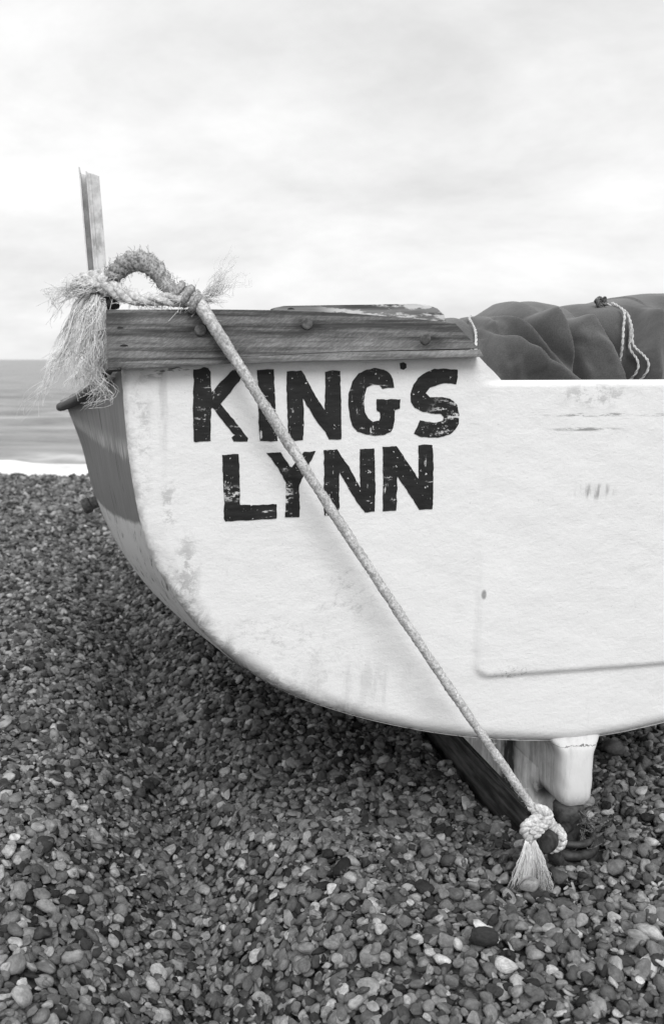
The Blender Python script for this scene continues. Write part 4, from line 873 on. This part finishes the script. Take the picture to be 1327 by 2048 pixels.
topz = np.interp(U, ts_, tz_); k = np.ones(7) / 7
topz = np.stack([np.convolve(np.pad(topz[:, j], 3, mode='edge'), k, 'valid') for j in range(topz.shape[1])], 1)
zc0 = 0.90; bz = topz - zc0; by = 0.27 * (bz / 0.235) ** 0.8
ce, se = np.cos(V_), np.sin(V_); e = 2 / 2.5
yy = -np.sign(ce) * np.abs(ce) ** e; zz = np.sign(se) * np.abs(se) ** e
Zs = zc0 + bz * np.where(zz > 0, zz, zz * 0.13 / np.maximum(bz, 0.05)); Yc = 0.57 + 0.05 * np.sin(U * 4)
disp = np.zeros_like(U)
for pts, A, wr, wl in RID:
    P = np.array(pts); best = np.full(U.shape, 9.0); sd = np.zeros(U.shape); along = np.zeros(U.shape)
    for j, (a, b) in enumerate(zip(P[:-1], P[1:])):
        ab = b - a; t = np.clip(((U - a[0]) * ab[0] + (Zs - a[1]) * ab[1]) / (ab @ ab), 0, 1); dx = U - a[0] - t * ab[0]; dz = Zs - a[1] - t * ab[1]
        d = np.hypot(dx, dz); upd = d < best; sgn = np.sign(-(ab[0] * dz - ab[1] * dx)); best = np.where(upd, d, best); sd = np.where(upd, sgn * d, sd); along = np.where(upd, (j + t) / (len(P) - 1), along)
    sa = np.sqrt(sd * sd + 2e-5) - 0.0045; prof_ = np.where(sd < 0, np.exp(-(np.maximum(sa, 0) / wr) ** 1.2), np.exp(-(np.maximum(sa, 0) / wl) ** 1.4))
    hollow = np.where(sd < 0, -0.55 * np.exp(-((np.abs(sd) - 2.6 * min(wr, wl)) / (1.6 * min(wr, wl))) ** 2), 0) if wr < wl else np.where(sd > 0, -0.55 * np.exp(-((np.abs(sd) - 2.6 * wl) / (1.6 * wl)) ** 2), 0)
    disp += (2.7 if A > 0.005 else 2.2) * A * (prof_ + hollow * 1.2) * smooth(0.0, 0.30, along + 0.05) * (1 - 0.8 * smooth(0.7, 1.0, along) * (A < 0.005)) * (yy < 0.2)
disp -= 0.028 * np.exp(-((U + 0.075 + 0.10 * (1.1 - Zs) - 0.0) / 0.016) ** 2)           # drawn in by the tie cords
disp -= 0.020 * np.exp(-((U - 0.20) / 0.02) ** 2) * smooth(1.02, 1.12, Zs)
disp += 0.006 * np.sin((U + 0.075) * 90 + 8 * Zs) * np.exp(-np.abs(U + 0.075) / 0.05) + 0.004 * np.sin(U * 31 + 5 * Zs) * np.sin(Zs * 24)
Ys = Yc + yy * (by + disp); Zs2 = Zs + disp * np.maximum(zz, 0) * 0.8
mb = MB(); nv = len(vs_)
mb.add(np.stack([U, Ys, Zs2], -1).reshape(-1, 3), [(i * nv + j, i * nv + (j + 1) % nv, (i + 1) * nv + (j + 1) % nv, (i + 1) * nv + j) for i in range(len(us) - 1) for j in range(nv)] + [tuple(range(nv))[::-1], tuple((len(us) - 1) * nv + j for j in range(nv))])
mb.build('canvas', M_TARP, cover)
TV = np.stack([U, Ys, Zs2], -1).reshape(-1, 3); TV = TV[TV[:, 1] < 0.62]
def on_tarp(pts, n, off):
    C = catmull([(s, 0, z) for s, z in pts], n); Y = []
    for s, _, z in C:
        d = np.hypot(TV[:, 0] - s, TV[:, 2] - z); i = np.argsort(d)[:14]; Y.append(TV[i, 1].min())
    Y = np.array(Y); Y = np.convolve(np.pad(Y, 3, mode='edge'), np.ones(7) / 7, 'valid'); Y2 = np.array([Y[max(0, q - 5):q + 6].min() for q in range(len(Y))]); C[:, 1] = np.convolve(np.pad(0.5 * (Y + Y2), 3, mode='edge'), np.ones(7) / 7, 'valid') - off; return C
cd = root('tie_cord', 'pale twisted cord hanging in two loops from a knot over the canvas cover', 'cord', 'cords lashing the canvas cover')
for pts, off in (([(.268, 1.131), (.270, 1.122), (.262, 1.10), (.252, 1.06), (.250, .999), (.255, .93)], 0.016), ([(.27, 1.131), (.275, 1.112), (.272, 1.083), (.274, 1.031), (.280, .988), (.262, .93)], 0.008), ([(.275, 1.131), (.292, 1.120), (.292, 1.097), (.286, 1.06), (.282, 1.031), (.285, .985), (.268, .93)], 0.008)):
    mb = MB(); laid(mb, on_tarp(pts, 70, off), 0.0031, 2, 34, 6, 0.03, rg); mb.build('cord', M_CORD, cd)
mb = MB(); y0 = on_tarp([(.255, 1.125), (.275, 1.127)], 4, 0.0)[:, 1].mean()
for k in range(4):
    c = np.array([0.254 + 0.007 * k, y0 + 0.006 * (k % 2), 1.134 + 0.004 * (k % 2)]); th = np.linspace(0, 2 * np.pi, 22); n_ = rg.normal(0, 1, 3); n_ /= np.linalg.norm(n_); q1 = np.cross(n_, [0.3, 1, 0.2]); q1 /= np.linalg.norm(q1); q2 = np.cross(n_, q1)
    laid(mb, c + 0.008 * (np.cos(th)[:, None] * q1 + np.sin(th)[:, None] * q2), 0.0042, 2, 40, 6, 0.03, rg)
mb.build('knot', M_WEED, cd)
cd2 = root('tie_cord', 'single thin cord drawn round the narrow left end of the canvas cover', 'cord', 'cords lashing the canvas cover')
mb = MB(); laid(mb, on_tarp([(-.055, 1.101), (-.078, 1.088), (-.094, 1.055), (-.104, 1.02), (-.108, .98), (-.110, .93)], 40, 0.003), 0.0036, 2, 40, 6, 0.02, rg); mb.build('cord', M_CORD, cd2)

# ================================================================== dried weed caught on the heel iron
wd = root('dried_seaweed', 'tangle of dried weed caught on the rusty heel ring under the skeg', 'seaweed')
mb = MB()
for _ in range(60):
    a = rg.uniform(-1.4, 0.6); p = np.array([hc[0] + 0.030 * math.cos(a), hc[1] + 0.030 * math.sin(a), rg.uniform(0.045, 0.10)]); q = p + rg.normal(0, 0.018, 3) + np.array([0.010, -0.006, -0.004]); q[2] = max(0.03, q[2])
    m1 = (p + q) / 2 + rg.normal(0, 0.010, 3); tube(mb, catmull([p, m1, q], 7), rg.uniform(0.0003, 0.0011), 4, cap=False)
tag(mb.build('fibres', M_WEED, wd), kind='stuff')
